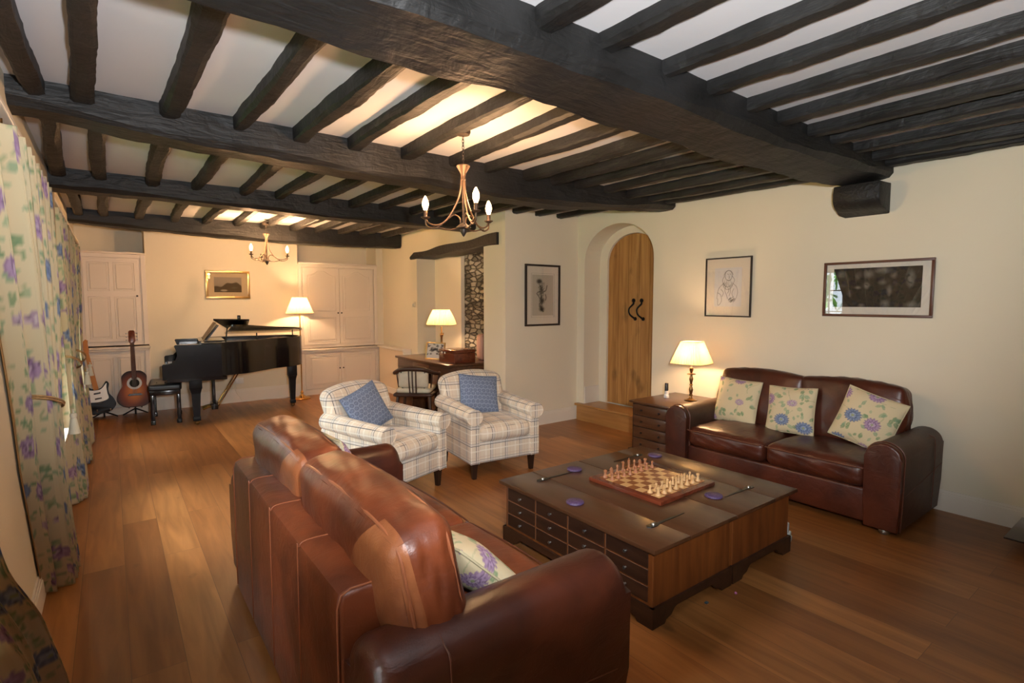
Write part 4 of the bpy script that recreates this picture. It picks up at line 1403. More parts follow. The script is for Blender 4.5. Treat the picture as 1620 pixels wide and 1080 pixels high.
# ================================================================== framed pictures
def picture(name, label, w, h, fw, fd, fm, mount, art, aw, ah, loc, rz, inset=None, az=0.0, ax=0.0):
    """hangs with its back on the wall; local front is -Y; loc = centre on the wall"""
    t = thing(name, label, 'picture', loc, rz, 'framed pictures')
    bm = B()
    for (a, b, c, d) in ((-w/2, w/2, h/2-fw, h/2), (-w/2, w/2, -h/2, -h/2+fw), (-w/2, -w/2+fw, -h/2+fw, h/2-fw), (w/2-fw, w/2, -h/2+fw, h/2-fw)):
        box(bm, (a, -fd, c), (b, -.002, d), .003, 2)
    obj('frame', bm, fm, t)
    bm = B(); box(bm, (-w/2+fw, -fd*.45, -h/2+fw), (w/2-fw, -.002, h/2-fw)); obj('mount', bm, mount, t, False)
    me = art_mesh(aw, ah, art, 110)
    o = obj('print', me, MAT['art'], t, False); o.location = (ax, -fd*.45-.0015, az)
    if inset:
        bm = B()
        iw, ih = inset
        for (a, b, c, d) in ((-iw/2, iw/2, ih/2-.002, ih/2), (-iw/2, iw/2, -ih/2, -ih/2+.002), (-iw/2, -iw/2+.002, -ih/2, ih/2), (iw/2-.002, iw/2, -ih/2, ih/2)):
            box(bm, (a, -fd*.45-.0025, c), (b, -fd*.45, d))
        obj('mount_line', bm, pm('mount_line_grey', (.33, .27, .19), .9), t, False)
    bm = B(); box(bm, (-w/2+fw, -fd*.7, -h/2+fw), (w/2-fw, -fd*.7+.0015, h/2-fw)); obj('glass', bm, MAT['pglass'], t, False)
    return t

def art_land(img, U, V):
    img[:] = (.40, .34, .27)
    img = img*(.8+.25*V[..., None])
    top = .52+.13*np.sin(U*6.5+4)+.05*np.sin(U*17)+.12*(U > .55)*np.clip((U-.55)*4, 0, 1)
    m = np.clip((top-V)*14, 0, 1)[..., None]
    img = img*(1-m)+np.array((.085, .06, .035))*m
    n = .5+.5*np.sin(U*31+3*np.sin(V*19))*np.sin(V*27+2*np.sin(U*13))
    img = img*(.75+.45*(n*np.clip(top-V+.2, 0, 1))[..., None])
    img = blob(img, U, V, .35, .12, .15, .08, (.42, .36, .28), .9, .4)
    img = blob(img, U, V, .72, .30, .15, .10, (.13, .11, .08), .8, .8)
    return img
picture('landscape_picture', 'small landscape print in a bright gilt frame above the piano', .60, .42, .035, .03, MAT['gold'], pm('tan_mount', (.52, .40, .25), .9), art_land, .37, .225, (1.43, BY, 1.80), 0)

INK = (.03, .024, .02)
def art_figure(img, U, V):
    img[:] = (.52, .45, .35)
    asp = 1.75
    rs = np.random.RandomState(4)
    img = blob(img, U, V, .33, .84, .17, .08, INK, .95, .6)
    img = blob(img, U, V, .42, .66, .13, .12, INK, .8, .8)
    img = blob(img, U, V, .46, .36, .16, .10, INK, .95, .8)
    img = blob(img, U, V, .45, .16, .17, .085, INK, .98, .7)
    img = blob(img, U, V, .35, .52, .10, .05, INK, .5, .9)
    for k in range(46):
        y = rs.uniform(.10, .82); x = .44+rs.normal(0, .055)
        pts = [(x, y), (x+rs.uniform(-.06, .06), y+rs.uniform(-.05, .04)), (x+rs.uniform(-.09, .09), y+rs.uniform(-.07, .06))]
        img = stroke(img, U, V, pts, .020, INK, rs.uniform(.35, .75), asp)
    for pts in ([(.40, .60), (.22, .55), (.30, .48), (.38, .40)], [(.50, .58), (.64, .62), (.70, .74)], [(.62, .52), (.66, .45), (.63, .38)], [(.33, .76), (.42, .70), (.46, .60), (.42, .48), (.48, .34), (.40, .2)]):
        img = stroke(img, U, V, pts, .024, INK, .8, asp)
    return img
picture('figure_drawing', 'tall ink figure drawing in a thin black frame left of the arched door', .56, .755, .024, .028, MAT['black_frame'], MAT['mount'], art_figure, .34, .50, (4.285, CY, 1.625), 0, inset=(.37, .54))

def art_beard(img, U, V):
    img[:] = (.66, .64, .62)
    asp = 1.35
    g = (.10, .09, .085)
    E_ = lambda cx, cy, rx, ry, a0=0, a1=6.28, n=14: [(cx+rx*math.cos(a0+(a1-a0)*i/n), cy+ry*math.sin(a0+(a1-a0)*i/n)) for i in range(n+1)]
    lines = [E_(.52, .80, .13, .13), E_(.52, .76, .17, .17, .3, 2.9), E_(.50, .64, .15, .13, 3.3, 6.2), E_(.50, .60, .18, .16, 3.1, 6.1), [(.36, .78), (.30, .68), (.36, .56), (.44, .50)],
             [(.66, .78), (.74, .68), (.68, .58), (.60, .50)], [(.34, .60), (.18, .48), (.12, .34), (.10, .2)], [(.68, .60), (.82, .50), (.86, .36), (.82, .22)],
             [(.42, .52), (.40, .40), (.46, .30), (.50, .20)], [(.58, .50), (.60, .38), (.56, .28)], [(.12, .36), (.24, .30), (.28, .16), (.22, .06), (.14, .04), (.14, .2)],
             [(.50, .50), (.54, .42), (.50, .34)], [(.48, .84), (.52, .83)], [(.56, .84), (.60, .83)], [(.53, .80), (.55, .74), (.52, .73)], [(.48, .69), (.54, .67), (.60, .69)],
             [(.25, .45), (.34, .36), (.30, .26)], [(.72, .46), (.66, .34), (.72, .22)]]
    for p in lines: img = stroke(img, U, V, p, .011, g, .75, asp)
    rs = np.random.RandomState(2)
    for k in range(26):
        x = .62+rs.uniform(-.12, .12); y = .15+rs.uniform(-.05, .06)
        img = stroke(img, U, V, [(x, y), (x+.08, y+.05)], .010, g, .6, asp)
    for k in range(18):
        x = .47+rs.uniform(-.1, .12); y = .63+rs.uniform(-.08, .05)
        img = stroke(img, U, V, [(x, y), (x+rs.uniform(-.03, .03), y-.06)], .008, g, .45, asp)
    return img
picture('beard_sketch', 'pencil sketch of a bearded man in a thin black frame above the lamp', .49, .585, .013, .025, MAT['black_frame'], MAT['mount'], art_beard, .29, .38, (RX, 2.945, 1.69), R_(-90))

def art_dark(img, U, V):
    img[:] = (.040, .035, .028)
    rs = np.random.RandomState(9)
    g = (.34, .31, .26)
    for (cx, cy, rx, ry, a) in ((.10, .85, .07, .12, .6), (.30, .80, .05, .12, .5), (.42, .84, .08, .14, .6), (.58, .92, .12, .10, .7), (.70, .80, .05, .12, .5), (.88, .70, .06, .26, .8),
                                (.40, .55, .05, .10, .7), (.30, .50, .05, .05, .7), (.58, .62, .06, .08, .5), (.66, .42, .04, .18, .55), (.62, .08, .07, .14, .6), (.90, .06, .10, .12, .5),
                                (.35, .04, .05, .07, .5), (.08, .10, .06, .10, .4), (.12, .55, .06, .08, .25), (.20, .35, .05, .1, .2)):
        img = blob(img, U, V, cx, cy, rx, ry, g, a, 1.0)
    for k in range(120):
        cx, cy = rs.uniform(0, 1, 2)
        img = blob(img, U, V, cx, cy, rs.uniform(.01, .04), rs.uniform(.03, .09), (.10, .09, .075) if rs.rand() < .5 else (.022, .019, .015), .45, 1.0)
    img = stroke(img, U, V, [(.86, .80), (.84, .70), (.86, .62), (.90, .58)], .008, (.03, .03, .02), .8, .4)
    img = stroke(img, U, V, [(.84, .76), (.87, .77)], .008, (.02, .02, .02), .9, .4)
    img = stroke(img, U, V, [(.39, .58), (.41, .56)], .008, (.02, .02, .02), .9, .4)
    return img
picture('dark_faces_print', 'wide dark print of ghostly faces in a reddish brown frame over the right sofa', .765, .448, .020, .028, MAT['brown_frame'], MAT['mount_w'], art_dark, .615, .315, (RX, 1.672, 1.650), R_(-90), az=.012)

# ================================================================== lamps
def pleat_ring(n, r, z, amp, sq=0.0):
    out = []
    for i in range(n):
        a = 2*PI*i/n
        rr = r*(1+amp*(1 if i % 2 else -1))
        if sq:
            k = 1/max(abs(math.cos(a)), abs(math.sin(a)))
            k = min(k, 1.30)
            rr *= (1-sq)+sq*k
        out.append((rr*math.cos(a), rr*math.sin(a), z))
    return out
def shade(t, r0, r1, z0, z1, sq=0.0, rot=0.0, flare=0.0):
    bm = B(); n = 96; rings = []
    for k in range(9):
        f = k/8
        r = r0+(r1-r0)*f**(1-flare)
        rings.append([bm.verts.new(p) for p in pleat_ring(n, r, z0+(z1-z0)*f, .014, sq)])
    for a, b in zip(rings, rings[1:]):
        for i in range(n): bm.faces.new([a[i], a[(i+1) % n], b[(i+1) % n], b[i]])
    o = obj('lamp_shade', bm, MAT['shade'], t, False)
    o.rotation_euler = (0, 0, rot)
    bm = B()
    for (r, z) in ((r0, z0), (r1, z1)):
        tube(bm, pleat_ring(n, r, z, 0.0, sq), .0035, 6, closed=True)
    obj('shade_trim', bm, pm('shade_trim', (.62, .50, .32), .8), o)
    return o
def lampbulb(t, z, power, r=.03):
    d = bpy.data.lights.new('lamp_light', 'POINT'); d.energy = power; d.color = WARM; d.shadow_soft_size = r
    o = bpy.data.objects.new('lamp_light', d); COL.objects.link(o); o.parent = t; o.location = (0, 0, z)

# floor lamp by the piano
t = thing('floor_lamp', 'brass floor lamp with a pleated cream shade at the tail of the piano', 'lamp', (2.385, 8.76, 0))
bm = B(); lathe(bm, [(0, 0), (.13, 0), (.135, .012), (.12, .022), (.10, .028), (.055, .034), (.045, .05), (.022, .065), (.018, .09), (.028, .10), (.014, .115), (0, .118)], 32); obj('base', bm, MAT['brass'], t)
bm = B(); tube(bm, [(0, 0, .11), (0, 0, 1.42)], .010, 12)
for z in (.12, .72, .78, 1.30): lathe(bm, [(.008, z-.012), (.018, z-.004), (.018, z+.004), (.008, z+.012)], 16)
obj('pole', bm, MAT['brass'], t)
shade(t, .205, .105, 1.365, 1.615)
lampbulb(t, 1.48, 14)

# table lamp on the side cabinet
t = thing('table_lamp', 'candlestick table lamp with a lit square cream shade beside the right sofa', 'lamp', (4.56, 3.115, .57))
bm = B()
lathe(bm, [(0, 0), (.06, 0), (.062, .006), (.045, .012), (.028, .020), (.016, .028), (.012, .045), (.020, .055), (.012, .066), (.016, .085), (.021, .11), (.014, .135), (.010, .150), (.019, .158), (.010, .167),
           (.013, .19), (.020, .215), (.012, .245), (.009, .255), (.040, .262), (.042, .267), (.010, .272), (.012, .285), (.018, .300), (.018, .325), (.010, .33), (.008, .345), (0, .345)], 20)
obj('base', bm, MAT['brass_old'], t)
bm = B(); lathe(bm, [(.011, .33), (.013, .335), (.013, .375), (.0, .377)], 14); obj('candle_tube', bm, MAT['ivory'], t)
shade(t, .170, .092, .372, .585, .75, R_(8))
lampbulb(t, .46, 9)

# desk lamp
t = thing('desk_lamp', 'brass desk lamp with a round pleated cream shade on the dark desk', 'lamp', (3.66, 6.50, .76))
bm = B()
lathe(bm, [(0, 0), (.07, 0), (.07, .012), (.04, .02), (.018, .035), (.014, .08), (.026, .11), (.034, .15), (.022, .19), (.014, .22), (.014, .30), (.022, .31), (.022, .34), (.010, .36), (.010, .44), (0, .44)], 20)
tube(bm, [(0, -.012, .34), (0, -.05, .33), (0, -.055, .36)], .005, 6)
obj('base', bm, MAT['brass_old'], t)
shade(t, .205, .115, .47, .675, 0, 0, -.3)
lampbulb(t, .57, 10)

# ================================================================== chandeliers
RV = Vector((math.cos(R_(36.93)), -math.sin(R_(36.93)), 0)); FV = Vector((math.sin(R_(36.93)), math.cos(R_(36.93)), 0))
def chandelier(label, loc, ztop, zcup, zbot, phis, lit, power, Rr=.24):
    t = thing('chandelier', label, 'chandelier', (loc[0], loc[1], 0), 0, 'chandeliers')
    bm = B(); lathe(bm, [(0, ztop), (.045, ztop), (.047, ztop-.018), (.040, ztop-.034), (.012, ztop-.042), (0, ztop-.042)], 20); obj('ceiling_rose', bm, MAT['chand_dark'], t)
    bm = B()
    z = ztop-.04; k = 0
    while z > zcup+.01:
        ln = .024
        pts = []
        for q in range(12):
            a = 2*PI*q/12
            u = .0065*math.cos(a); v = ln*.55*math.sin(a)
            pts.append((u, 0, z-ln/2+v) if k % 2 else (0, u, z-ln/2+v))
        tube(bm, pts, .0018, 5, closed=True)
        z -= .019; k += 1
    obj('chain', bm, MAT['chand_dark'], t)
    bm = B(); lathe(bm, [(.0, zcup+.01), (.036, zcup+.012), (.042, zcup+.006), (.036, zcup-.006), (.018, zcup-.035), (.012, zcup-.06), (.014, zcup-.075), (.006, zcup-.085), (0, zcup-.085)], 18); obj('cup', bm, MAT['chand'], t)
    bm = B(); tube(bm, [(0, 0, zcup-.06), (0, 0, zbot+.05)], .0075, 10)
    obj('stem', bm, MAT['chand'], t)
    bm = B(); lathe(bm, [(.012, zbot+.085), (.045, zbot+.060), (.046, zbot+.054), (.02, zbot+.046), (.020, zbot+.030), (.013, zbot+.018), (.008, zbot+.008), (0, zbot)], 18); obj('finial', bm, MAT['chand_dark'], t)
    zb = zbot
    for ph, on in zip(phis, lit):
        d = RV*math.cos(R_(ph))+FV*math.sin(R_(ph))
        def P(r, z): return (d.x*r, d.y*r, z)
        bm = B()
        tube(bm, [P(.010, zcup-.05), P(.018, zcup-.14), P(.045, zcup-.22), P(.105, zb+.105), P(.165, zb+.075), P(Rr-.025, zb+.085), P(Rr, zb+.115)], .0052, 8, smoothk=6)
        tube(bm, [P(.018, zb+.055), P(.022, zb+.11), P(.055, zb+.135), P(.095, zb+.115), P(.145, zb+.075), P(.19, zb+.055), P(Rr-.005, zb+.075), P(Rr, zb+.12)], .0050, 8, smoothk=6)
        tube(bm, [P(.03, zb+.055), P(.09, zb+.045), P(.15, zb+.058), P(.19, zb+.062)], .0042, 8, smoothk=5)
        a = obj('arm', bm, MAT['chand'], t)
        bm = B(); lathe(bm, [(0, .112), (.012, .112), (.028, .122), (.029, .126), (.012, .126), (.012, .165), (0, .165)], 16, c=(d.x*Rr, d.y*Rr, zb))
        obj('candle_cup', bm, MAT['chand'] if on else MAT['chand_dark'], a)
        bm = B(); lathe(bm, [(.009, .165), (.012, .172), (.0195, .195), (.0205, .207), (.018, .222), (.011, .240), (.004, .252), (0, .255)], 16, c=(d.x*Rr, d.y*Rr, zb))
        if on: obj('bulb', bm, MAT['bulb'], a)
        else: bm.free()
    return t
ch1 = chandelier('near bronze chandelier with three lit candle bulbs hanging over the room', (1.755, 2.83), 2.590, 2.365, 1.945, (172.5, -67.5, 52.5), (1, 1, 1), 20)
ch2 = chandelier('far bronze chandelier near the piano wall with two bulbs lit', (1.70, 7.72), 2.60, 2.44, 2.035, (10, 130, 250), (1, 0, 1), 12, .26)
# the candle bulbs' own light
for (c, zb, phis, pw, Rr) in (((1.755, 2.83), 1.945, (172.5, -67.5, 52.5), 7.5, .24), ((1.70, 7.72), 2.035, (10, 250), 20.0, .26)):
    for ph in phis:
        d = RV*math.cos(R_(ph))+FV*math.sin(R_(ph))
        lp = light('bulb_light', 'POINT', (c[0]+d.x*Rr, c[1]+d.y*Rr, zb+.275), pw, (1.0, .56, .27), shadow_soft_size=.018)

# ================================================================== side cabinet with drawers
t = thing('side_cabinet', 'small dark wooden cabinet of four drawers between oak step and right sofa', 'cabinet', (0, 0, 0))
x0, x1, y0, y1, H = 4.11, 4.85, 3.00, 3.50, .57
t.location = (x0, y0, 0)
X, Y = x1-x0, y1-y0
bm = B(); box(bm, (.02, .015, .06), (X-.01, Y-.015, H-.022), .004); obj('body', bm, MAT['trunk_dark'], t, False)
bm = B(); box(bm, (-.01, -.01, H-.022), (X, Y+.01, H), .006); obj('top', bm, MAT['trunk'], t)
bm = B(); box(bm, (-.012, -.012, .06), (X, Y+.012, .085), .005); box(bm, (.01, .0, 0), (X-.01, Y-.0, .06), .004); obj('plinth', bm, MAT['trunk_dark'], t)
for k in range(4):
    z0 = .10+k*.112
    bm = B(); box(bm, (.008, .035, z0), (.022, Y-.035, z0+.100), .004); d = obj('drawer', bm, MAT['trunk'], t)
    for yy in (Y*.30, Y*.72):
        bm = B(); lathe(bm, [(.006, 0), (.004, .008), (.011, .014), (.009, .02), (0, .022)], 12); bmesh.ops.transform(bm, matrix=Matrix.Translation((.008, yy, z0+.05)) @ Matrix.Rotation(R_(-90), 4, 'Y'), verts=bm.verts)
        obj('knob', bm, MAT['black_frame'], d)
t = thing('spray_bottle', 'small clear bottle with a tall black cap on the side cabinet', 'bottle', (4.50, 3.36, .57))
bm = B(); lathe(bm, [(0, 0), (.026, 0), (.028, .004), (.026, .03), (.020, .036), (.020, .065), (.013, .072), (0, .072)], 18); obj('body', bm, pm('frosted_clear_plastic', (.62, .64, .66), .15), t)
bm = B(); lathe(bm, [(.0, .072), (.019, .073), (.018, .145), (.016, .15), (0, .15)], 18); obj('cap', bm, MAT['black_matt'], t)

# ================================================================== desk, its chair and things on it
DX0, DX1, DY0, DY1, DH = 3.33, 4.10, 5.74, 7.22, .76
t = thing('writing_desk', 'dark pedestal writing desk standing in the alcove under the lintel', 'desk', (DX0, DY0, 0))
X, Y = DX1-DX0, DY1-DY0
bm = B(); box(bm, (-.03, -.03, DH-.03), (X, Y+.03, DH), .008, 3); obj('desktop', bm, MAT['desk'], t)
bm = B(); box(bm, (.0, .0, .60), (X-.02, Y, DH-.03), .006)
obj('apron', bm, MAT['desk'], t)
for (a, b) in ((.0, .46), (Y-.46, Y)):
    bm = B(); box(bm, (.0, a, .0), (X-.02, b, .60), .006); p = obj('pedestal', bm, MAT['desk'], t)
    for k in range(3):
        bm = B(); box(bm, (-.010, a+.03, .06+k*.185), (.004, b-.03, .06+k*.185+.17), .004); d = obj('drawer', bm, MAT['desk'], p)
bm = B(); box(bm, (-.008, .50, .63), (.004, Y-.50, .71), .004); obj('drawer', bm, MAT['desk'], t)

t = thing('photo_frame', 'gilt framed black and white photograph standing on the desk', 'photo frame', (3.50, 6.42, DH), rot=(R_(-12), 0, R_(-62)))
w, h = .30, .235
bm = B()
for (a, b, c, d) in ((-w/2, w/2, h-.018, h), (-w/2, w/2, 0, .018), (-w/2, -w/2+.018, .018, h-.018), (w/2-.018, w/2, .018, h-.018)): box(bm, (a, -.008, c), (b, .008, d), .003)
obj('frame', bm, MAT['gold'], t)
def art_bw(img, U, V):
    img[:] = (.55, .54, .52)
    rs = np.random.RandomState(12)
    for k in range(40):
        img = blob(img, U, V, rs.uniform(.05, .95), rs.uniform(.25, .95), rs.uniform(.04, .16), rs.uniform(.05, .14), (.02, .02, .025) if k % 5 else (.6, .6, .58), .8, .7, rs.uniform(0, 3))
    return img
me = art_mesh(w-.036, h-.036, art_bw, 50); o = obj('photograph', me, MAT['art'], t, False); o.location = (0, -.002, h/2)
bm = B(); box(bm, (-w/2+.01, .001, .01), (w/2-.01, .006, h-.01)); box(bm, (-.03, .005, .0), (.03, .010, .12)); obj('backing', bm, MAT['black_frame'], t, False)
t = thing('wooden_box', 'reddish mahogany box with two white clasps on the desk', 'box', (3.56, 6.03, DH), R_(2))
bm = B(); box(bm, (-.10, -.20, 0), (.22, .18, .125), .004); obj('body', bm, MAT['mahog'], t)
bm = B(); box(bm, (-.102, -.202, .128), (.222, .182, .165), .006); obj('lid', bm, MAT['mahog'], t)
for yy in (.02, .09):
    bm = B(); box(bm, (-.108, yy, .110), (-.100, yy+.02, .135), .002); obj('clasp', bm, MAT['white'], t)
bm = B(); softbox(bm, (0, 0, .15), (.12, .15, .36), .05, 12, (.01, .01, .0), crease=.006, seed=4)
single('pink_cloth_bag', bm, pm('dusty_pink_fabric', (.50, .30, .24), .85, bump=.3, bs=30), 'dusty pink cloth bag on the desk end beside the stone wall', 'bag', loc=(4.02, 6.02, DH+.02), ang=180)

# captain's chair at the desk
t = thing('desk_chair', 'dark spindle backed captain chair with a cream seat at the desk', 'chair', (2.97, 5.90, 0), R_(140))
# local: front (facing the desk) is -Y ... the back rail curves round the +Y side
for (sx, sy) in ((-1, -1), (1, -1), (-1, 1), (1, 1)):
    bm = B(); tube(bm, [(sx*.19, sy*.17, .43), (sx*.21, sy*.19, .20), (sx*.225, sy*.205, 0)], [.018, .022, .013], 10, smoothk=4); obj('leg', bm, MAT['chairwood'], t)
bm = B(); tube(bm, [(-.21, -.185, .16), (.21, -.185, .16)], .009, 8); tube(bm, [(-.21, .185, .16), (.21, .185, .16)], .009, 8); tube(bm, [(-.21, -.19, .20), (-.21, .19, .20)], .009, 8); tube(bm, [(.21, -.19, .20), (.21, .19, .20)], .009, 8)
obj('stretcher', bm, MAT['chairwood'], t)
bm = B(); softbox(bm, (0, 0, .435), (.48, .46, .045), .022, 10, (.01, .01, 0)); obj('seat', bm, MAT['chairwood'], t, ang=180)
bm = B()
rail = [(-.25, -.16, .66), (-.265, .0, .67), (-.23, .15, .70), (-.13, .225, .745), (0, .245, .755), (.13, .225, .745), (.23, .15, .70), (.265, .0, .67), (.25, -.16, .66)]
tube(bm, rail, [.018, .020, .022, .028, .030, .028, .022, .020, .018], 10, smoothk=5)
obj('back_rail', bm, MAT['chairwood'], t)
bm = B(); softbox(bm, (0, 0, .485), (.42, .40, .06), .03, 12, (0, 0, .02)); obj('seat_pad', bm, MAT['seatpad'], t, ang=180)
bm = B(); softbox(bm, (0, .165, .62), (.36, .07, .20), .03, 12, (0, .02, 0)); obj('back_pad', bm, MAT['seatpad'], t, ang=180)
for a in (-150, -125, -55, -30, -80, -90, -100):
    ca, sa = math.cos(R_(a)), -math.sin(R_(a))
    bm = B(); tube(bm, [(ca*.215, sa*.20, .445), (ca*.24, sa*.232, .60), (ca*.25, sa*.238, .735 if abs(a+90) < 40 else .70)], .008, 8, smoothk=3); obj('spindle', bm, MAT['chairwood'], t)
for sx in (-1, 1):
    bm = B(); tube(bm, [(sx*.22, -.13, .44), (sx*.25, -.14, .66)], [.014, .011], 8); obj('arm_post', bm, MAT['chairwood'], t)

# radiator cover
t = thing('radiator_cover', 'cream radiator cover with a shelf against the far right wall', 'radiator cover', (slope(8.3)-.14, 8.35, 0), R_(-2.7))
bm = B(); box(bm, (.0, -.50, 0), (.13, .56, .75), .004); obj('body', bm, pm('warm_cream_panel', (.70, .58, .42), .6), t, False)
bm = B(); box(bm, (-.02, -.54, .75), (.13, .60, .785), .006); obj('shelf', bm, MAT['trim'], t, False)
bm = B(); box(bm, (-.006, -.54, 0), (.13, -.50, .75), .004); box(bm, (-.01, -.50, 0), (.0, .56, .10), .003); obj('trim_strip', bm, MAT['trim'], t, False)
bm = B(); box(bm, (-.012, -.042, -.042), (0, .042, .042), .004)
t = single('light_switch', bm, pm('brass_switch_plate', (.8, .72, .55), .3, .3), 'small pale brass light switch on the wall left of the alcove', 'light switch', loc=(slope(7.7)-.001, 7.70, 1.50))
bm = B(); box(bm, (-.012, -.008, -.012), (-.018, .008, .012) if False else (-.020, .008, .012)); obj('rocker', bm, MAT['white'], t, False)

# ================================================================== fitted cupboards on the piano wall
CW = pm('cream_cupboard_paint', (.74, .66, .56), .45)
CWs = pm('cream_cupboard_panel', (.72, .64, .54), .5)
KN = pm('dark_knob', (.05, .035, .025), .3, .3)
def panel_door(parent, x0, x1, z0, z1, grid, knob=None, yd=-.018, ogee=False):
    """door with raised fields; grid = list of (u0,u1,v0,v1)"""
    bm = B(); box(bm, (x0, yd, z0), (x1, .0, z1), .003, 1); d = obj('door', bm, CW, parent, False)
    w, h = x1-x0, z1-z0
    bm = B()
    for (u0, u1, v0, v1) in grid:
        a, b, c, e = x0+w*u0, x0+w*u1, z0+h*v0, z0+h*v1
        m = .022
        if ogee and v1 > .9:
            # moulding with an arched ogee top
            c2 = (a+b)/2
            prof_ = [(a, c), (a, e-.085)] + [(a+(b-a)*k/16, e-.085+.085*(.5-.5*math.cos(2*PI*min(1, max(0, (k-1)/14))))) for k in range(1, 16)] + [(b, e-.085), (b, c)]
            tube(bm, [(p, yd-.001, q) for p, q in prof_], .006, 6, closed=True)
            prism(bm, [(p+(c2-p)*.16, q+((c+e)/2-q)*.10) for p, q in prof_], 'y', yd-.008, yd)
        else:
            tube(bm, [(a, yd, c), (a, yd, e), (b, yd, e), (b, yd, c)], .006, 6, closed=True)
            vs = box(bm, (a+m, yd-.009, c+m), (b-m, yd, e-m), .007, 1)
    obj('raised_panel', bm, CWs, d, True, ang=25)
    if knob:
        bm = B(); lathe(bm, [(.008, 0), (.005, .008), (.013, .016), (.011, .024), (0, .027)], 14)
        bmesh.ops.transform(bm, matrix=Matrix.Translation((knob[0], yd, knob[1])) @ Matrix.Rotation(R_(90), 4, 'X'), verts=bm.verts)
        obj('knob', bm, KN, d)
    return d
def cupboard(label, x0, x1, z0, z1, doors, y=BY, depth=.30, ledge=None, cornice=0, yfront=0):
    t = thing('fitted_cupboard', label, 'cupboard', (0, y-yfront, 0), 0, 'fitted cupboards')
    bm = B()
    F = .055
    box(bm, (x0, .0, z0), (x1, depth, z1))                                  # carcass
    for q in ((x0, x0+F, z0, z1), (x1-F, x1, z0, z1)): box(bm, (q[0], -.022, q[2]), (q[1], .0, q[3]), .003, 1)
    box(bm, (x0+F, -.022, z1-.05), (x1-F, 0, z1), .003, 1)
    if z0 < .1: box(bm, (x0+F, -.022, z0), (x1-F, 0, z0+.09), .003, 1)
    obj('carcass', bm, CW, t, False)
    if ledge:
        bm = B(); box(bm, (x0-.015, -.05, ledge), (x1+.015, depth, ledge+.03), .006, 2); box(bm, (x0-.0, -.035, ledge-.03), (x1+.0, 0, ledge), .008, 2); obj('shelf', bm, CW, t)
    if cornice:
        bm = B(); box(bm, (x0-.0, -.045, z1), (x1+.0, depth, z1+.03), .008, 2); obj('cornice', bm, CW, t)
    for d in doors: panel_door(t, *d[:4], d[4], d[5], ogee=(len(d) > 6 and d[6]))
    return t
g4 = [(.08, .46, .62, .96), (.54, .92, .62, .96), (.08, .46, .04, .55), (.54, .92, .04, .55)]
cupboard('tall upper cupboard with a four panel door behind the guitars', LX, .41, .95, 2.19, [(LX+.08, .33, 1.00, 2.12, g4, (.30, 1.625))], cornice=1)
cupboard('low cupboard with a plain door behind the two guitars', LX, .41, 0, .92, [(LX+.07, .34, .10, .83, [(.07, .45, .06, .94), (.53, .93, .06, .94)], None)], ledge=.90, yfront=.03)
gu = [(.12, .90, .44, .97), (.12, .90, .04, .36)]
gu2 = [(.10, .88, .44, .97), (.10, .88, .04, .36)]
cupboard('upper double cupboard with arched panel doors behind the floor lamp', 2.45, 3.79, .78, 2.16, [(2.52, 3.112, .83, 2.10, gu, (3.085, 1.355), True), (3.118, 3.72, .83, 2.10, gu2, (3.145, 1.355), True)], cornice=1)
cupboard('low double cupboard right of the floor lamp', 2.45, 3.79, 0, .74, [(2.52, 3.112, .10, .68, [(.12, .93, .09, .92)], (3.085, .42)), (3.118, 3.72, .10, .68, [(.07, .88, .09, .92)], (3.145, .42))], ledge=.735, yfront=.03)

bm = B(); box(bm, (-.075, -.012, -.045), (.075, 0, .045), .004)
t = single('wall_socket', bm, MAT['white'], 'white double wall socket low on the wall under the piano', 'socket', loc=(1.52, BY-.001, .33))
bm = B(); box(bm, (-.05, -.03, -.02), (-.015, -.012, .02), .004); obj('plug', bm, MAT['white'], t)
bm = B(); tube(bm, [(1.487, BY-.03, .31), (1.47, BY-.05, .2), (1.53, BY-.06, .08), (1.60, BY-.05, .012), (1.9, BY-.04, .008), (2.30, BY-.16, .008)], .004, 6, smoothk=6)
single('lamp_cable', bm, MAT['fabric_cream'], 'thin white cable running from the wall socket to the floor lamp', 'cable')

# ================================================================== grand piano
P = thing('grand_piano', 'black baby grand piano with its lid raised, in front of the piano wall', 'piano', (0, 0, 0))
GL = MAT['black_gloss']
Y0, Y1 = 7.60, 8.90
PA = R_(-5)
P.rotation_euler = (0, 0, PA)
P.location = (.6-(.6*math.cos(PA)-7.6*math.sin(PA)), 7.6-(.6*math.sin(PA)+7.6*math.cos(PA)), 0)
def outline(off=0.0):
    p = [(.88, Y0-off), (1.12, Y0-off)] + [tuple(v[:2]) for v in catmull([(1.12, Y0-off, 0), (1.35, Y0+.06-off, 0), (1.58, Y0+.27-off, 0), (1.79, Y0+.46-off, 0), (2.00, Y0+.57-off, 0), (2.17+off, Y0+.75, 0), (2.22+off, Y0+1.0, 0), (2.12+off, Y0+1.27, 0), (1.95, Y1+off, 0)], 6)][1:] + [(.88, Y1+off)]
    return p
bm = B(); prism(bm, outline(), 'z', .615, 1.0); obj('case', bm, GL, P, ang=30)
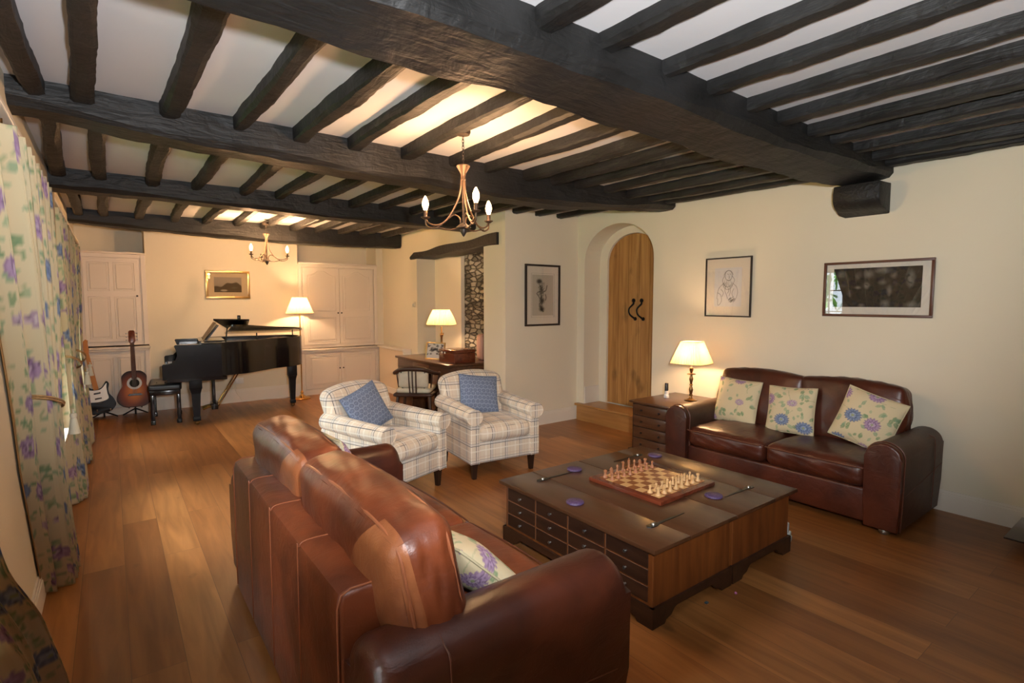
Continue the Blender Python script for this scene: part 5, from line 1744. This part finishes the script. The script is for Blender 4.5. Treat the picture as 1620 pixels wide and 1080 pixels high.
# rim edge and soundboard (gold plate) on top of the case
bm = B()
op = outline(); cpt = Vector((1.45, 8.35))
inn = [(x+(cpt.x-x)*.06, y+(cpt.y-y)*.06) for x, y in op]
n = len(op)
lo = [bm.verts.new((*p, 1.0)) for p in op]; hi = [bm.verts.new((*p, 1.035)) for p in op]
li = [bm.verts.new((*p, 1.0)) for p in inn]; hi2 = [bm.verts.new((*p, 1.035)) for p in inn]
for i in range(n):
    j = (i+1) % n
    bm.faces.new([lo[i], lo[j], hi[j], hi[i]]); bm.faces.new([hi[i], hi[j], hi2[j], hi2[i]]); bm.faces.new([hi2[i], hi2[j], li[j], li[i]])
obj('rim', bm, GL, P, ang=30)
bm = B(); prism(bm, [(x+(cpt.x-x)*.07, y+(cpt.y-y)*.07) for x, y in op if x > .95], 'z', 1.001, 1.006); obj('iron_plate', bm, pm('bronze_plate', (.30, .19, .08), .35, .8), P, False)
# cheeks either side of the keyboard
for (ya, yb) in ((Y0, Y0+.06), (Y1-.06, Y1)):
    pr = [(.58, .60), (.88, .60), (.88, 1.035), (.90, 1.035), (.62+.245, 1.035)]
    pts = [(.46, .60), (1.10, .60), (1.10, 1.02), (.60, 1.02), (.59, 1.005), (.60, .98), (.62, .93), (.622, .88), (.60, .83), (.565, .795), (.47, .79), (.46, .775)]
    bm = B(); bprism(bm, [(x+.0, z) for x, z in pts], 'y', ya-.004, yb, .004, 1); obj('cheek', bm, GL, P, False)
bm = B(); box(bm, (.465, Y0+.06, .60), (.485, Y1-.06, .70), .004); box(bm, (.485, Y0+.06, .60), (.88, Y1-.06, .685)); obj('key_slip', bm, GL, P, False)
bm = B(); box(bm, (.50, Y0+.10, .687), (.645, Y1-.10, .712), .002); obj('white_keys', bm, MAT['ivory'], P, False)
for k in range(36):
    if k % 7 in (2, 6): continue
    y = Y0+.12+(Y1-Y0-.24)*k/36
    bm = B(); box(bm, (.55, y, .712), (.645, y+.012, .725), .002, 1); obj('black_key', bm, MAT['black_matt'], P, False)
bm = B(); box(bm, (.645, Y0+.06, .687), (.67, Y1-.06, .98), .006); box(bm, (.67, Y0+.06, .955), (.88, Y1-.06, .98), .006); obj('fallboard', bm, GL, P)
bm = B(); box(bm, (.66, Y0, 1.0), (.90, Y1, 1.03), .004) ; bm.free()
# key bed under
bm = B(); box(bm, (.50, Y0+.03, .56), (1.15, Y1-.03, .60), .006); box(bm, (.66, Y0+.015, .575), (1.10, Y1-.015, .615)); obj('key_bed', bm, GL, P, False)
# lid: main leaf slightly raised, front leaf tilted up over it
bm = B()
lo_ = outline(.012)
def lidz(y): return 1.235-.165*(y-Y0)/(Y1-Y0)
main = [p for p in lo_ if p[0] > 1.2]
main = [(1.22, Y0+.02)] + main + [(1.22, Y1+.012)]
v0 = [bm.verts.new((x, y, lidz(y))) for x, y in main]; v1 = [bm.verts.new((x, y, lidz(y)+.022)) for x, y in main]
bm.faces.new(v0); bm.faces.new(v1)
for i in range(len(v0)): bm.faces.new([v0[i], v0[(i+1) % len(v0)], v1[(i+1) % len(v0)], v1[i]])
obj('lid', bm, GL, P, False)
bm = B()
q = [(1.023, 7.697, 1.310), (1.445, 7.814, 1.295), (1.496, 8.833, 1.105), (1.312, 8.867, 1.105)]
v0 = [bm.verts.new(p) for p in q]; v1 = [bm.verts.new((p[0], p[1]+.004, p[2]+.02)) for p in q]
bm.faces.new(v0); bm.faces.new(v1)
for i in range(4): bm.faces.new([v0[i], v0[(i+1) % 4], v1[(i+1) % 4], v1[i]])
obj('front_lid_leaf', bm, GL, P, False)
bm = B(); box(bm, (1.30, 7.76, 1.30), (1.34, 7.80, 1.37), .006); obj('lid_stop', bm, GL, P)
bm = B(); tube(bm, [(1.17, 8.0, 1.0), (1.20, 8.0, 1.235)], .008, 8); tube(bm, [(1.55, 8.0, 1.03), (1.55, 8.02, 1.12)], .008, 8); tube(bm, [(2.05, 8.25, 1.03), (2.05, 8.26, 1.14)], .007, 8); obj('lid_prop', bm, GL, P)
# music desk
bm = B()
prism(bm, [(.93, 1.03), (.95, 1.03), (1.10, 1.235), (1.085, 1.24)], 'y', 7.98, 8.62)
box(bm, (.86, 7.94, 1.025), (1.16, 8.66, 1.04), .004)
obj('music_desk', bm, GL, P, False)
bm = B()
prism(bm, [(.915, 1.045), (.924, 1.043), (1.075, 1.265), (1.066, 1.27)], 'y', 8.05, 8.30); prism(bm, [(.912, 1.045), (.922, 1.043), (1.070, 1.262), (1.060, 1.267)], 'y', 8.305, 8.55)
sm_ = single('sheet_music', bm, pm('tan_sheet_music', (.38, .26, .15), .8, col2=(.20, .13, .07), vs=9), 'tan sheet music book open on the piano music desk', 'sheet music', smooth=False)
sm_.rotation_euler = P.rotation_euler; sm_.location = P.location
# legs with casters
def pleg(x, y, w=.062, h=.60):
    bm = B()
    vs = box(bm, (x-w, y-w, h-.14), (x+w, y+w, h+.02), .006)
    pts = [(w*.92, h-.14), (w*.72, h-.20), (w*.55, .16), (w*.50, .10)]
    for (a, za), (b, zb_) in zip(pts, pts[1:]):
        r0 = [bm.verts.new((x+sx*a, y+sy*a, za)) for sx, sy in ((-1, -1), (1, -1), (1, 1), (-1, 1))]
        r1 = [bm.verts.new((x+sx*b, y+sy*b, zb_)) for sx, sy in ((-1, -1), (1, -1), (1, 1), (-1, 1))]
        for k in range(4): bm.faces.new([r0[k], r0[(k+1) % 4], r1[(k+1) % 4], r1[k]])
    box(bm, (x-w*.62, y-w*.62, .055), (x+w*.62, y+w*.62, .105), .006)
    l = obj('leg', bm, MAT['black_satin'], P)
    bm = B(); bmesh.ops.create_uvsphere(bm, u_segments=14, v_segments=8, radius=.030, matrix=Matrix.Translation((x, y, .030))); obj('caster', bm, MAT['brass_old'], l)
pleg(.80, 7.70, .070); pleg(.82, 8.78, .070); pleg(2.04, 8.33, .062)
# pedal lyre
bm = B(); box(bm, (.98, 8.10, .10), (1.06, 8.42, .17), .008)
for y in (8.16, 8.34): box(bm, (1.0, y-.018, .17), (1.035, y+.018, .58), .004)
box(bm, (.98, 8.10, .545), (1.06, 8.42, .585), .006)
ly = obj('pedal_lyre', bm, GL, P)
for y in (8.18, 8.26, 8.34):
    bm = B(); tube(bm, [(1.0, y, .13), (.94, y, .125), (.88, y, .105)], [.010, .013, .016], 8, smoothk=3); obj('pedal', bm, MAT['brass'], ly)
for y in (8.14, 8.38):
    bm = B(); tube(bm, [(1.06, y, .13), (1.34, y, .60)], .008, 8); obj('brass_rod', bm, MAT['brass'], ly)

# stool
t = thing('piano_stool', 'black piano stool with a padded buttoned seat at the keyboard', 'stool', (.53, 8.27, 0), R_(-5))
bm = B(); softbox(bm, (0, 0, .465), (.36, .68, .085), .03, 16, (0, 0, .012)); obj('seat_pad', bm, MAT['black_matt'], t, ang=180)
bm = B(); box(bm, (-.165, -.325, .37), (.165, .325, .43), .006); obj('frame', bm, GL, t)
for sx in (-1, 1):
    for sy in (-1, 1):
        bm = B(); box(bm, (sx*.14-.022, sy*.295-.022, .05), (sx*.14+.022, sy*.295+.022, .40), .004); box(bm, (sx*.14-.028, sy*.295-.028, 0), (sx*.14+.028, sy*.295+.028, .055), .005); obj('leg', bm, GL, t)
bm = B()
for k in range(3):
    lathe(bm, [(.008, 0), (.006, .006), (0, .008)], 10, c=(-.09+.09*k, -.2, .515))
obj('button', bm, GL, t)

# ================================================================== guitars (built flat in the XZ plane, then leaned on their stands)
def stand(parent_loc, rz, label):
    t = thing('guitar_stand', label, 'guitar stand', parent_loc, rz, 'guitar stands')
    bm = B()
    tube(bm, [(0, .02, .02), (0, .03, .36)], .010, 8)
    for a in (-35, 215, 90): tube(bm, [(0, .02, .10), (.17*math.cos(R_(a))*1.0, .02-.17*math.sin(R_(a))*.8*(-1 if a == 90 else 1), .010)], .009, 8)
    obj('tripod', bm, MAT['black_matt'], t)
    for s in (-1, 1):
        bm = B(); tube(bm, [(0, .02, .15), (s*.07, .01, .13), (s*.07, -.10, .125), (s*.07, -.115, .15)], .007, 8); obj('cradle_arm', bm, MAT['pewter'], t)
    return t
gloc = (.21, 8.80, 0)
stand(gloc, 0, 'black guitar stand under the sunburst acoustic guitar')
def sunburst():
    m, nt, b = _m('sunburst_lacquer')
    tc = nt.nodes.new('ShaderNodeTexCoord'); mp = nt.nodes.new('ShaderNodeMapping')
    mp.inputs['Location'].default_value = (0, 0, -.20*3.6); mp.inputs['Scale'].default_value = (4.9, .01, 3.6)
    nt.links.new(tc.outputs['Object'], mp.inputs[0])
    ln = nt.nodes.new('ShaderNodeVectorMath'); ln.operation = 'LENGTH'; nt.links.new(mp.outputs[0], ln.inputs[0])
    cr = nt.nodes.new('ShaderNodeValToRGB'); e = cr.color_ramp.elements
    e[0].position = .25; e[0].color = (.55, .17, .03, 1); e[1].position = 1.0; e[1].color = (.020, .008, .005, 1)
    x = e.new(.62); x.color = (.22, .05, .012, 1)
    nt.links.new(ln.outputs['Value'], cr.inputs[0]); nt.links.new(cr.outputs[0], b.inputs['Base Color'])
    b.inputs['Roughness'].default_value = .4; b.inputs['Specular IOR Level'].default_value = .15
    return m
def gbody(pts, k=8):
    half = [tuple(v[:2]) for v in catmull([(x, z, 0) for x, z in pts], k)]
    return half + [(-x, z) for x, z in reversed(half[1:-1])]
t = thing('acoustic_guitar', 'sunburst acoustic guitar standing against the low cupboard', 'guitar', (gloc[0], gloc[1]-.075, .135), rot=(R_(-12), 0, 0))
body = gbody([(0, 0), (.11, .008), (.185, .07), (.195, .145), (.165, .225), (.135, .285), (.138, .35), (.135, .42), (.08, .475), (0, .485)])
bm = B(); bprism(bm, body, 'y', -.05, .05, .006, 2); obj('body', bm, [sunburst()], t, ang=30)
bm = B(); prism(bm, [(.056*math.cos(2*PI*k/28), .315+.056*math.sin(2*PI*k/28)) for k in range(28)], 'y', -.0525, -.0505); prism(bm, [(.083*math.cos(2*PI*k/28), .315+.083*math.sin(2*PI*k/28)) for k in range(28)], 'y', -.0515, -.0498)
o = obj('rosette', bm, [pm('pearl_rosette', (.45, .42, .36), .3), pm('sound_hole', (.012, .008, .006), .8)], t, False)
for p in o.data.polygons:
    if p.center.y < -.0505 and (p.center.x**2+(p.center.z-.315)**2) < .003 and max((o.data.vertices[v].co.x) for v in p.vertices) < .057: p.material_index = 1
bm = B(); bprism(bm, [(-.085, .155), (-.06, .145), (0, .152), (.06, .145), (.085, .155), (.06, .175), (-.06, .175)], 'y', -.062, -.050, .002, 1); obj('bridge', bm, MAT['legwood'], t)
bm = B(); prism(bm, [(-.028, .37), (.028, .37), (.022, .86), (-.022, .86)], 'y', -.062, -.040); obj('neck', bm, pm('rosewood_neck', (.07, .02, .01), .5, spec=.2), t)
bm = B(); bprism(bm, [(-.026, .86), (.026, .86), (.038, .89), (.036, 1.02), (.02, 1.035), (-.02, 1.035), (-.036, 1.02), (-.038, .89)], 'y', -.056, -.036, .003, 2); h = obj('headstock', bm, MAT['mahog'], t)
for s in (-1, 1):
    for k in range(3):
        bm = B(); lathe(bm, [(.004, 0), (.004, .014), (.010, .018), (.010, .030), (0, .032)], 10); bmesh.ops.transform(bm, matrix=Matrix.Translation((s*.036, -.046, .905+.045*k)) @ Matrix.Rotation(s*R_(90), 4, 'Y'), verts=bm.verts)
        obj('tuning_peg', bm, MAT['pewter'], h)
bm = B()
for k in range(6): tube(bm, [(-.022+.0088*k, -.064, .165), (-.016+.0064*k, -.064, .88)], .0008, 4)
obj('strings', bm, MAT['pewter'], t)

gloc = (-.13, 8.78, 0)
stand(gloc, 0, 'black guitar stand under the cream and black electric guitar')
t = thing('electric_guitar', 'electric guitar with a maple neck, cream pickguard and black body, leaning left', 'guitar', (gloc[0]-.02, gloc[1]-.03, .085), rot=(R_(-7), R_(-9), 0))
eb = [tuple(v[:2]) for v in catmull([(0, 0, 0), (.10, .01, 0), (.165, .08, 0), (.155, .17, 0), (.125, .235, 0), (.125, .30, 0), (.145, .37, 0), (.12, .405, 0), (.075, .35, 0), (.03, .325, 0), (-.03, .33, 0), (-.09, .385, 0), (-.150, .385, 0), (-.145, .30, 0), (-.128, .235, 0), (-.16, .16, 0), (-.165, .08, 0), (-.10, .01, 0), (0, 0, 0)], 5)][:-1]
bm = B(); bprism(bm, eb, 'y', -.022, .022, .006, 2); obj('body', bm, MAT['black_satin'], t, ang=30)
pg = [tuple(v[:2]) for v in catmull([(-.10, .17, 0), (0, .155, 0), (.10, .175, 0), (.105, .25, 0), (.110, .33, 0), (.12, .38, 0), (.07, .33, 0), (.03, .31, 0), (-.03, .315, 0), (-.09, .33, 0), (-.115, .30, 0), (-.10, .24, 0), (-.10, .17, 0)], 5)][:-1]
bm = B(); prism(bm, pg, 'y', -.0255, -.0215); obj('pickguard', bm, MAT['ivory'], t, False)
bm = B()
for z in (.14, .20, .27): box(bm, (-.036, -.030, z-.010), (.036, -.0225, z+.010), .003)
obj('pickup', bm, MAT['black_frame'], t)
bm = B(); prism(bm, [(-.027, .315), (.027, .315), (.021, .80), (-.021, .80)], 'y', -.036, -.018); nk = obj('neck', bm, pm('maple_neck', (.50, .22, .07), .5, spec=.15), t)
bm = B(); bprism(bm, [(-.021, .80), (.021, .80), (.03, .84), (.032, .93), (.045, .965), (.02, .985), (-.012, .96), (-.03, .86)], 'y', -.034, -.018, .003, 2); h = obj('headstock', bm, pm('maple_head', (.45, .20, .07), .5, spec=.15), t)
for k in range(6):
    bm = B(); tube(bm, [(-.026+.003*k, -.026, .845+.019*k), (-.045+.003*k, -.026, .850+.019*k)], .004, 6); obj('tuning_peg', bm, MAT['pewter'], h)

# ================================================================== curtains
def curtain(label, keys, ncl, width, seed, nz=120, ns=200, grp='floral curtains', shading=True):
    """keys: rows (z, Ya, Yb, Xc, amp); Ya..Yb the extent along the wall"""
    keys = sorted(keys)
    Z = [k[0] for k in keys]
    def it(j, z):
        return np.interp(z, Z, [k[j] for k in keys])
    def sm(j, z):      # softened interpolation
        d = .06
        return (it(j, z-d)+2*it(j, z)+it(j, z+d))/4
    z = np.linspace(keys[0][0], keys[-1][0], nz)
    s = np.linspace(0, 1, ns)
    S, Zz = np.meshgrid(s, z, indexing='ij')
    rs = np.random.RandomState(seed)
    ph = rs.uniform(0, 6.28, 6)
    Ya = sm(1, z)[None]; Yb = sm(2, z)[None]; Xc = sm(3, z)[None]; A = sm(4, z)[None]
    warp = S+.012*np.sin(9*S+ph[0])+.008*np.sin(21*S+ph[1]+Zz*.8)
    Yc = Ya+(Yb-Ya)*warp
    fold = 1.25*np.sign(np.sin(2*PI*ncl*warp+ph[2]))*np.abs(np.sin(2*PI*ncl*warp+ph[2]))**.75+.28*np.sin(4*PI*ncl*warp+ph[3]+.9*Zz)
    fold2 = .5*np.sin(2*PI*ncl*.5*warp+ph[4]+.6*Zz)
    ramp = np.clip(S*5, 0, 1)**.7
    X = -.345+(Xc+.345)*ramp+A*(fold+fold2)/1.5*(.25+.75*ramp)
    Yc = Yc+.25*(Yb-Ya)/ncl*np.cos(2*PI*ncl*warp+ph[2])*.6
    Pz = Zz+.006*np.sin(2*PI*ncl*S)*(Zz < .1)
    V = np.stack([np.maximum(X, LX+.012), Yc, Pz], -1)
    me = mesh_grid(V)
    N = TILE.shape[0]
    u = ((S*width*1.0+seed*.37) % 1*N).astype(int) % N
    v = ((Zz*1.0+seed*.21) % 1*N).astype(int) % N
    cl = TILE[v, u].copy()
    edge = ((S < .012) | (S > .988))
    cl[edge] = (.42, .24, .10)
    set_col(me, cl.reshape(-1, 3))
    o = obj('curtain', me, MAT['curtain'], None, ang=180)
    tagp(o, label, 'curtain', grp)
    md = o.modifiers.new('thickness', 'SOLIDIFY'); md.thickness = .004
    # pinch pleat heading
    return o
TZ = 2.175
XC_ = -.285
curtain('floral curtain nearest the camera, its flared lower edge at the bottom left', [(TZ, .85, 1.70, XC_, .03), (1.5, 1.0, 1.75, XC_, .03), (1.12, 1.15, 1.86, -.30, .025), (.8, 1.25, 2.08, -.30, .035), (.5, 1.35, 2.45, -.28, .045), (.015, 1.45, 2.86, -.26, .06)], 7, 1.5, 1)
curtain('gathered floral curtain at the near side of the middle window', [(TZ, 2.35, 4.12, XC_, .055), (1.62, 2.70, 3.92, -.275, .055), (1.25, 2.92, 3.70, -.265, .045), (1.06, 3.02, 3.55, -.255, .035), (.8, 3.12, 3.62, -.27, .045), (.4, 3.38, 3.75, -.27, .05), (.015, 3.62, 4.06, -.27, .055)], 11, 2.0, 2)
curtain('floral curtain at the far side of the middle window', [(TZ, 4.45, 5.75, XC_, .045), (1.6, 4.70, 5.65, -.28, .045), (1.2, 4.95, 5.6, -.275, .04), (1.03, 5.05, 5.5, -.27, .03), (.7, 5.05, 5.55, -.27, .04), (.015, 5.12, 5.62, -.27, .05)], 10, 1.8, 3)
curtain('floral curtain at the near side of the far window', [(TZ, 5.85, 6.75, XC_, .04), (1.5, 5.95, 6.55, -.28, .04), (1.03, 6.02, 6.25, -.28, .03), (.6, 6.1, 6.45, -.275, .04), (.015, 6.28, 6.72, -.27, .05)], 7, 1.5, 4)
curtain('floral curtain farthest away, beside the white upper cupboard', [(TZ-.02, 6.85, 7.95, XC_-.01, .04), (1.5, 7.10, 7.75, -.295, .035), (1.03, 7.25, 7.55, -.30, .03), (.6, 7.2, 7.6, -.28, .04), (.015, 7.10, 7.62, -.26, .055)], 7, 1.5, 5)
def heading(y0, y1, n, label):
    bm = B()
    for k in range(n):
        y = y0+(y1-y0)*(k+.5)/n
        for d in (-1, 0, 1):
            vs = lathe(bm, [(.0, 0), (.016, .0), (.013, .05), (.020, .115), (.0, .118)], 8, c=(XC_+.035, y+d*.020, TZ-.10))
    return bm
def tieback(label, loc, ylen):
    x, y, z = loc
    t = thing('curtain_tieback', label, 'tieback', (0, 0, 0), 0, 'tasselled tiebacks')
    bm = B()
    n = 24
    pts = []
    for k in range(n):
        a = 2*PI*k/n
        pts.append((-.272+.072*math.cos(a), y+ylen*math.sin(a), z-.065*math.sin(a)-.01*math.cos(a)))
    tube(bm, pts, .0042, 8, closed=True)
    tube(bm, [(p[0]+.003, p[1]+.003, p[2]+.009) for p in pts], .004, 8, closed=True)
    obj('cord', bm, MAT['cord'], t)
    tx, ty = -.175, y+ylen*.6
    bm = B(); lathe(bm, [(0, -.03), (.004, -.031), (.004, -.05), (.013, -.052), (.016, -.064), (.011, -.076), (.014, -.082), (.025, -.155), (.0, -.158)], 18, c=(tx, ty, z-.035)); obj('tassel', bm, MAT['tassel'], t)
    return t
tieback('cord tieback with a cream tassel on the near curtain of the middle window', (0, 3.285, 1.075), .27)
tieback('cord tieback with a cream tassel on the far curtain of the middle window', (0, 5.27, 1.08), .23)
tieback('cord tieback with a cream tassel on the near curtain of the far window', (0, 6.13, 1.06), .13)
# track board along the top of the wall
bm = B(); box(bm, (LX, 1.6, 2.21), (LX+.10, 8.05, 2.235), .004); tt = single('curtain_track', bm, MAT['trim'], 'long pale curtain track board above the floral curtains', 'curtain track', smooth=False)
bm = B()
for k in range(46):
    y = 1.9+k*.132
    if y > 7.95: break
    tube(bm, [(XC_, y, 2.21), (XC_+.0, y, 2.165)], .003, 5)
obj('hook', bm, MAT['brass_old'], tt)

# ================================================================== low black television stand at the right edge
t = thing('television_stand', 'low black glass television stand just entering the frame at the right wall', 'television stand', (4.70, .37, 0), 0)
bm = B(); box(bm, (-.34, -.55, .085), (.16, .36, .097), .003); obj('lower_shelf', bm, pm('black_glass', (.01, .01, .012), .05, coat=.5), t)
bm = B(); box(bm, (-.34, -.55, .40), (.16, .02, .412), .003); obj('top_shelf', bm, pm('black_glass_top', (.01, .01, .012), .05, coat=.5), t)
for (x, y) in ((-.06, .26), (.08, -.47), (-.28, -.47), (-.22, .1)):
    bm = B(); lathe(bm, [(0, 0), (.038, 0), (.040, .01), (.040, .078), (.03, .085), (0, .085)], 24, c=(x, y, 0)); obj('foot', bm, MAT['black_matt'], t)
for (x, y) in ((.08, -.04), (.08, -.47), (-.28, -.47)):
    bm = B(); tube(bm, [(x, y, .097), (x, y, .40)], .016, 10); obj('pole', bm, MAT['pewter'], t)
t = thing('television', 'flat television on the black glass stand outside the right edge of the frame', 'television', (4.66, .02, .412), R_(-75))
bm = B(); box(bm, (-.40, -.03, .05), (.40, .03, .55), .012, 3); obj('screen_body', bm, MAT['black_matt'], t)
bm = B(); box(bm, (-.375, -.0315, .075), (.375, -.0305, .525)); obj('screen', bm, MAT['black_gloss'], t, False)
bm = B(); lathe(bm, [(0, 0), (.13, 0), (.13, .01), (.03, .02), (.03, .06), (0, .06)], 24); obj('base', bm, MAT['black_matt'], t)
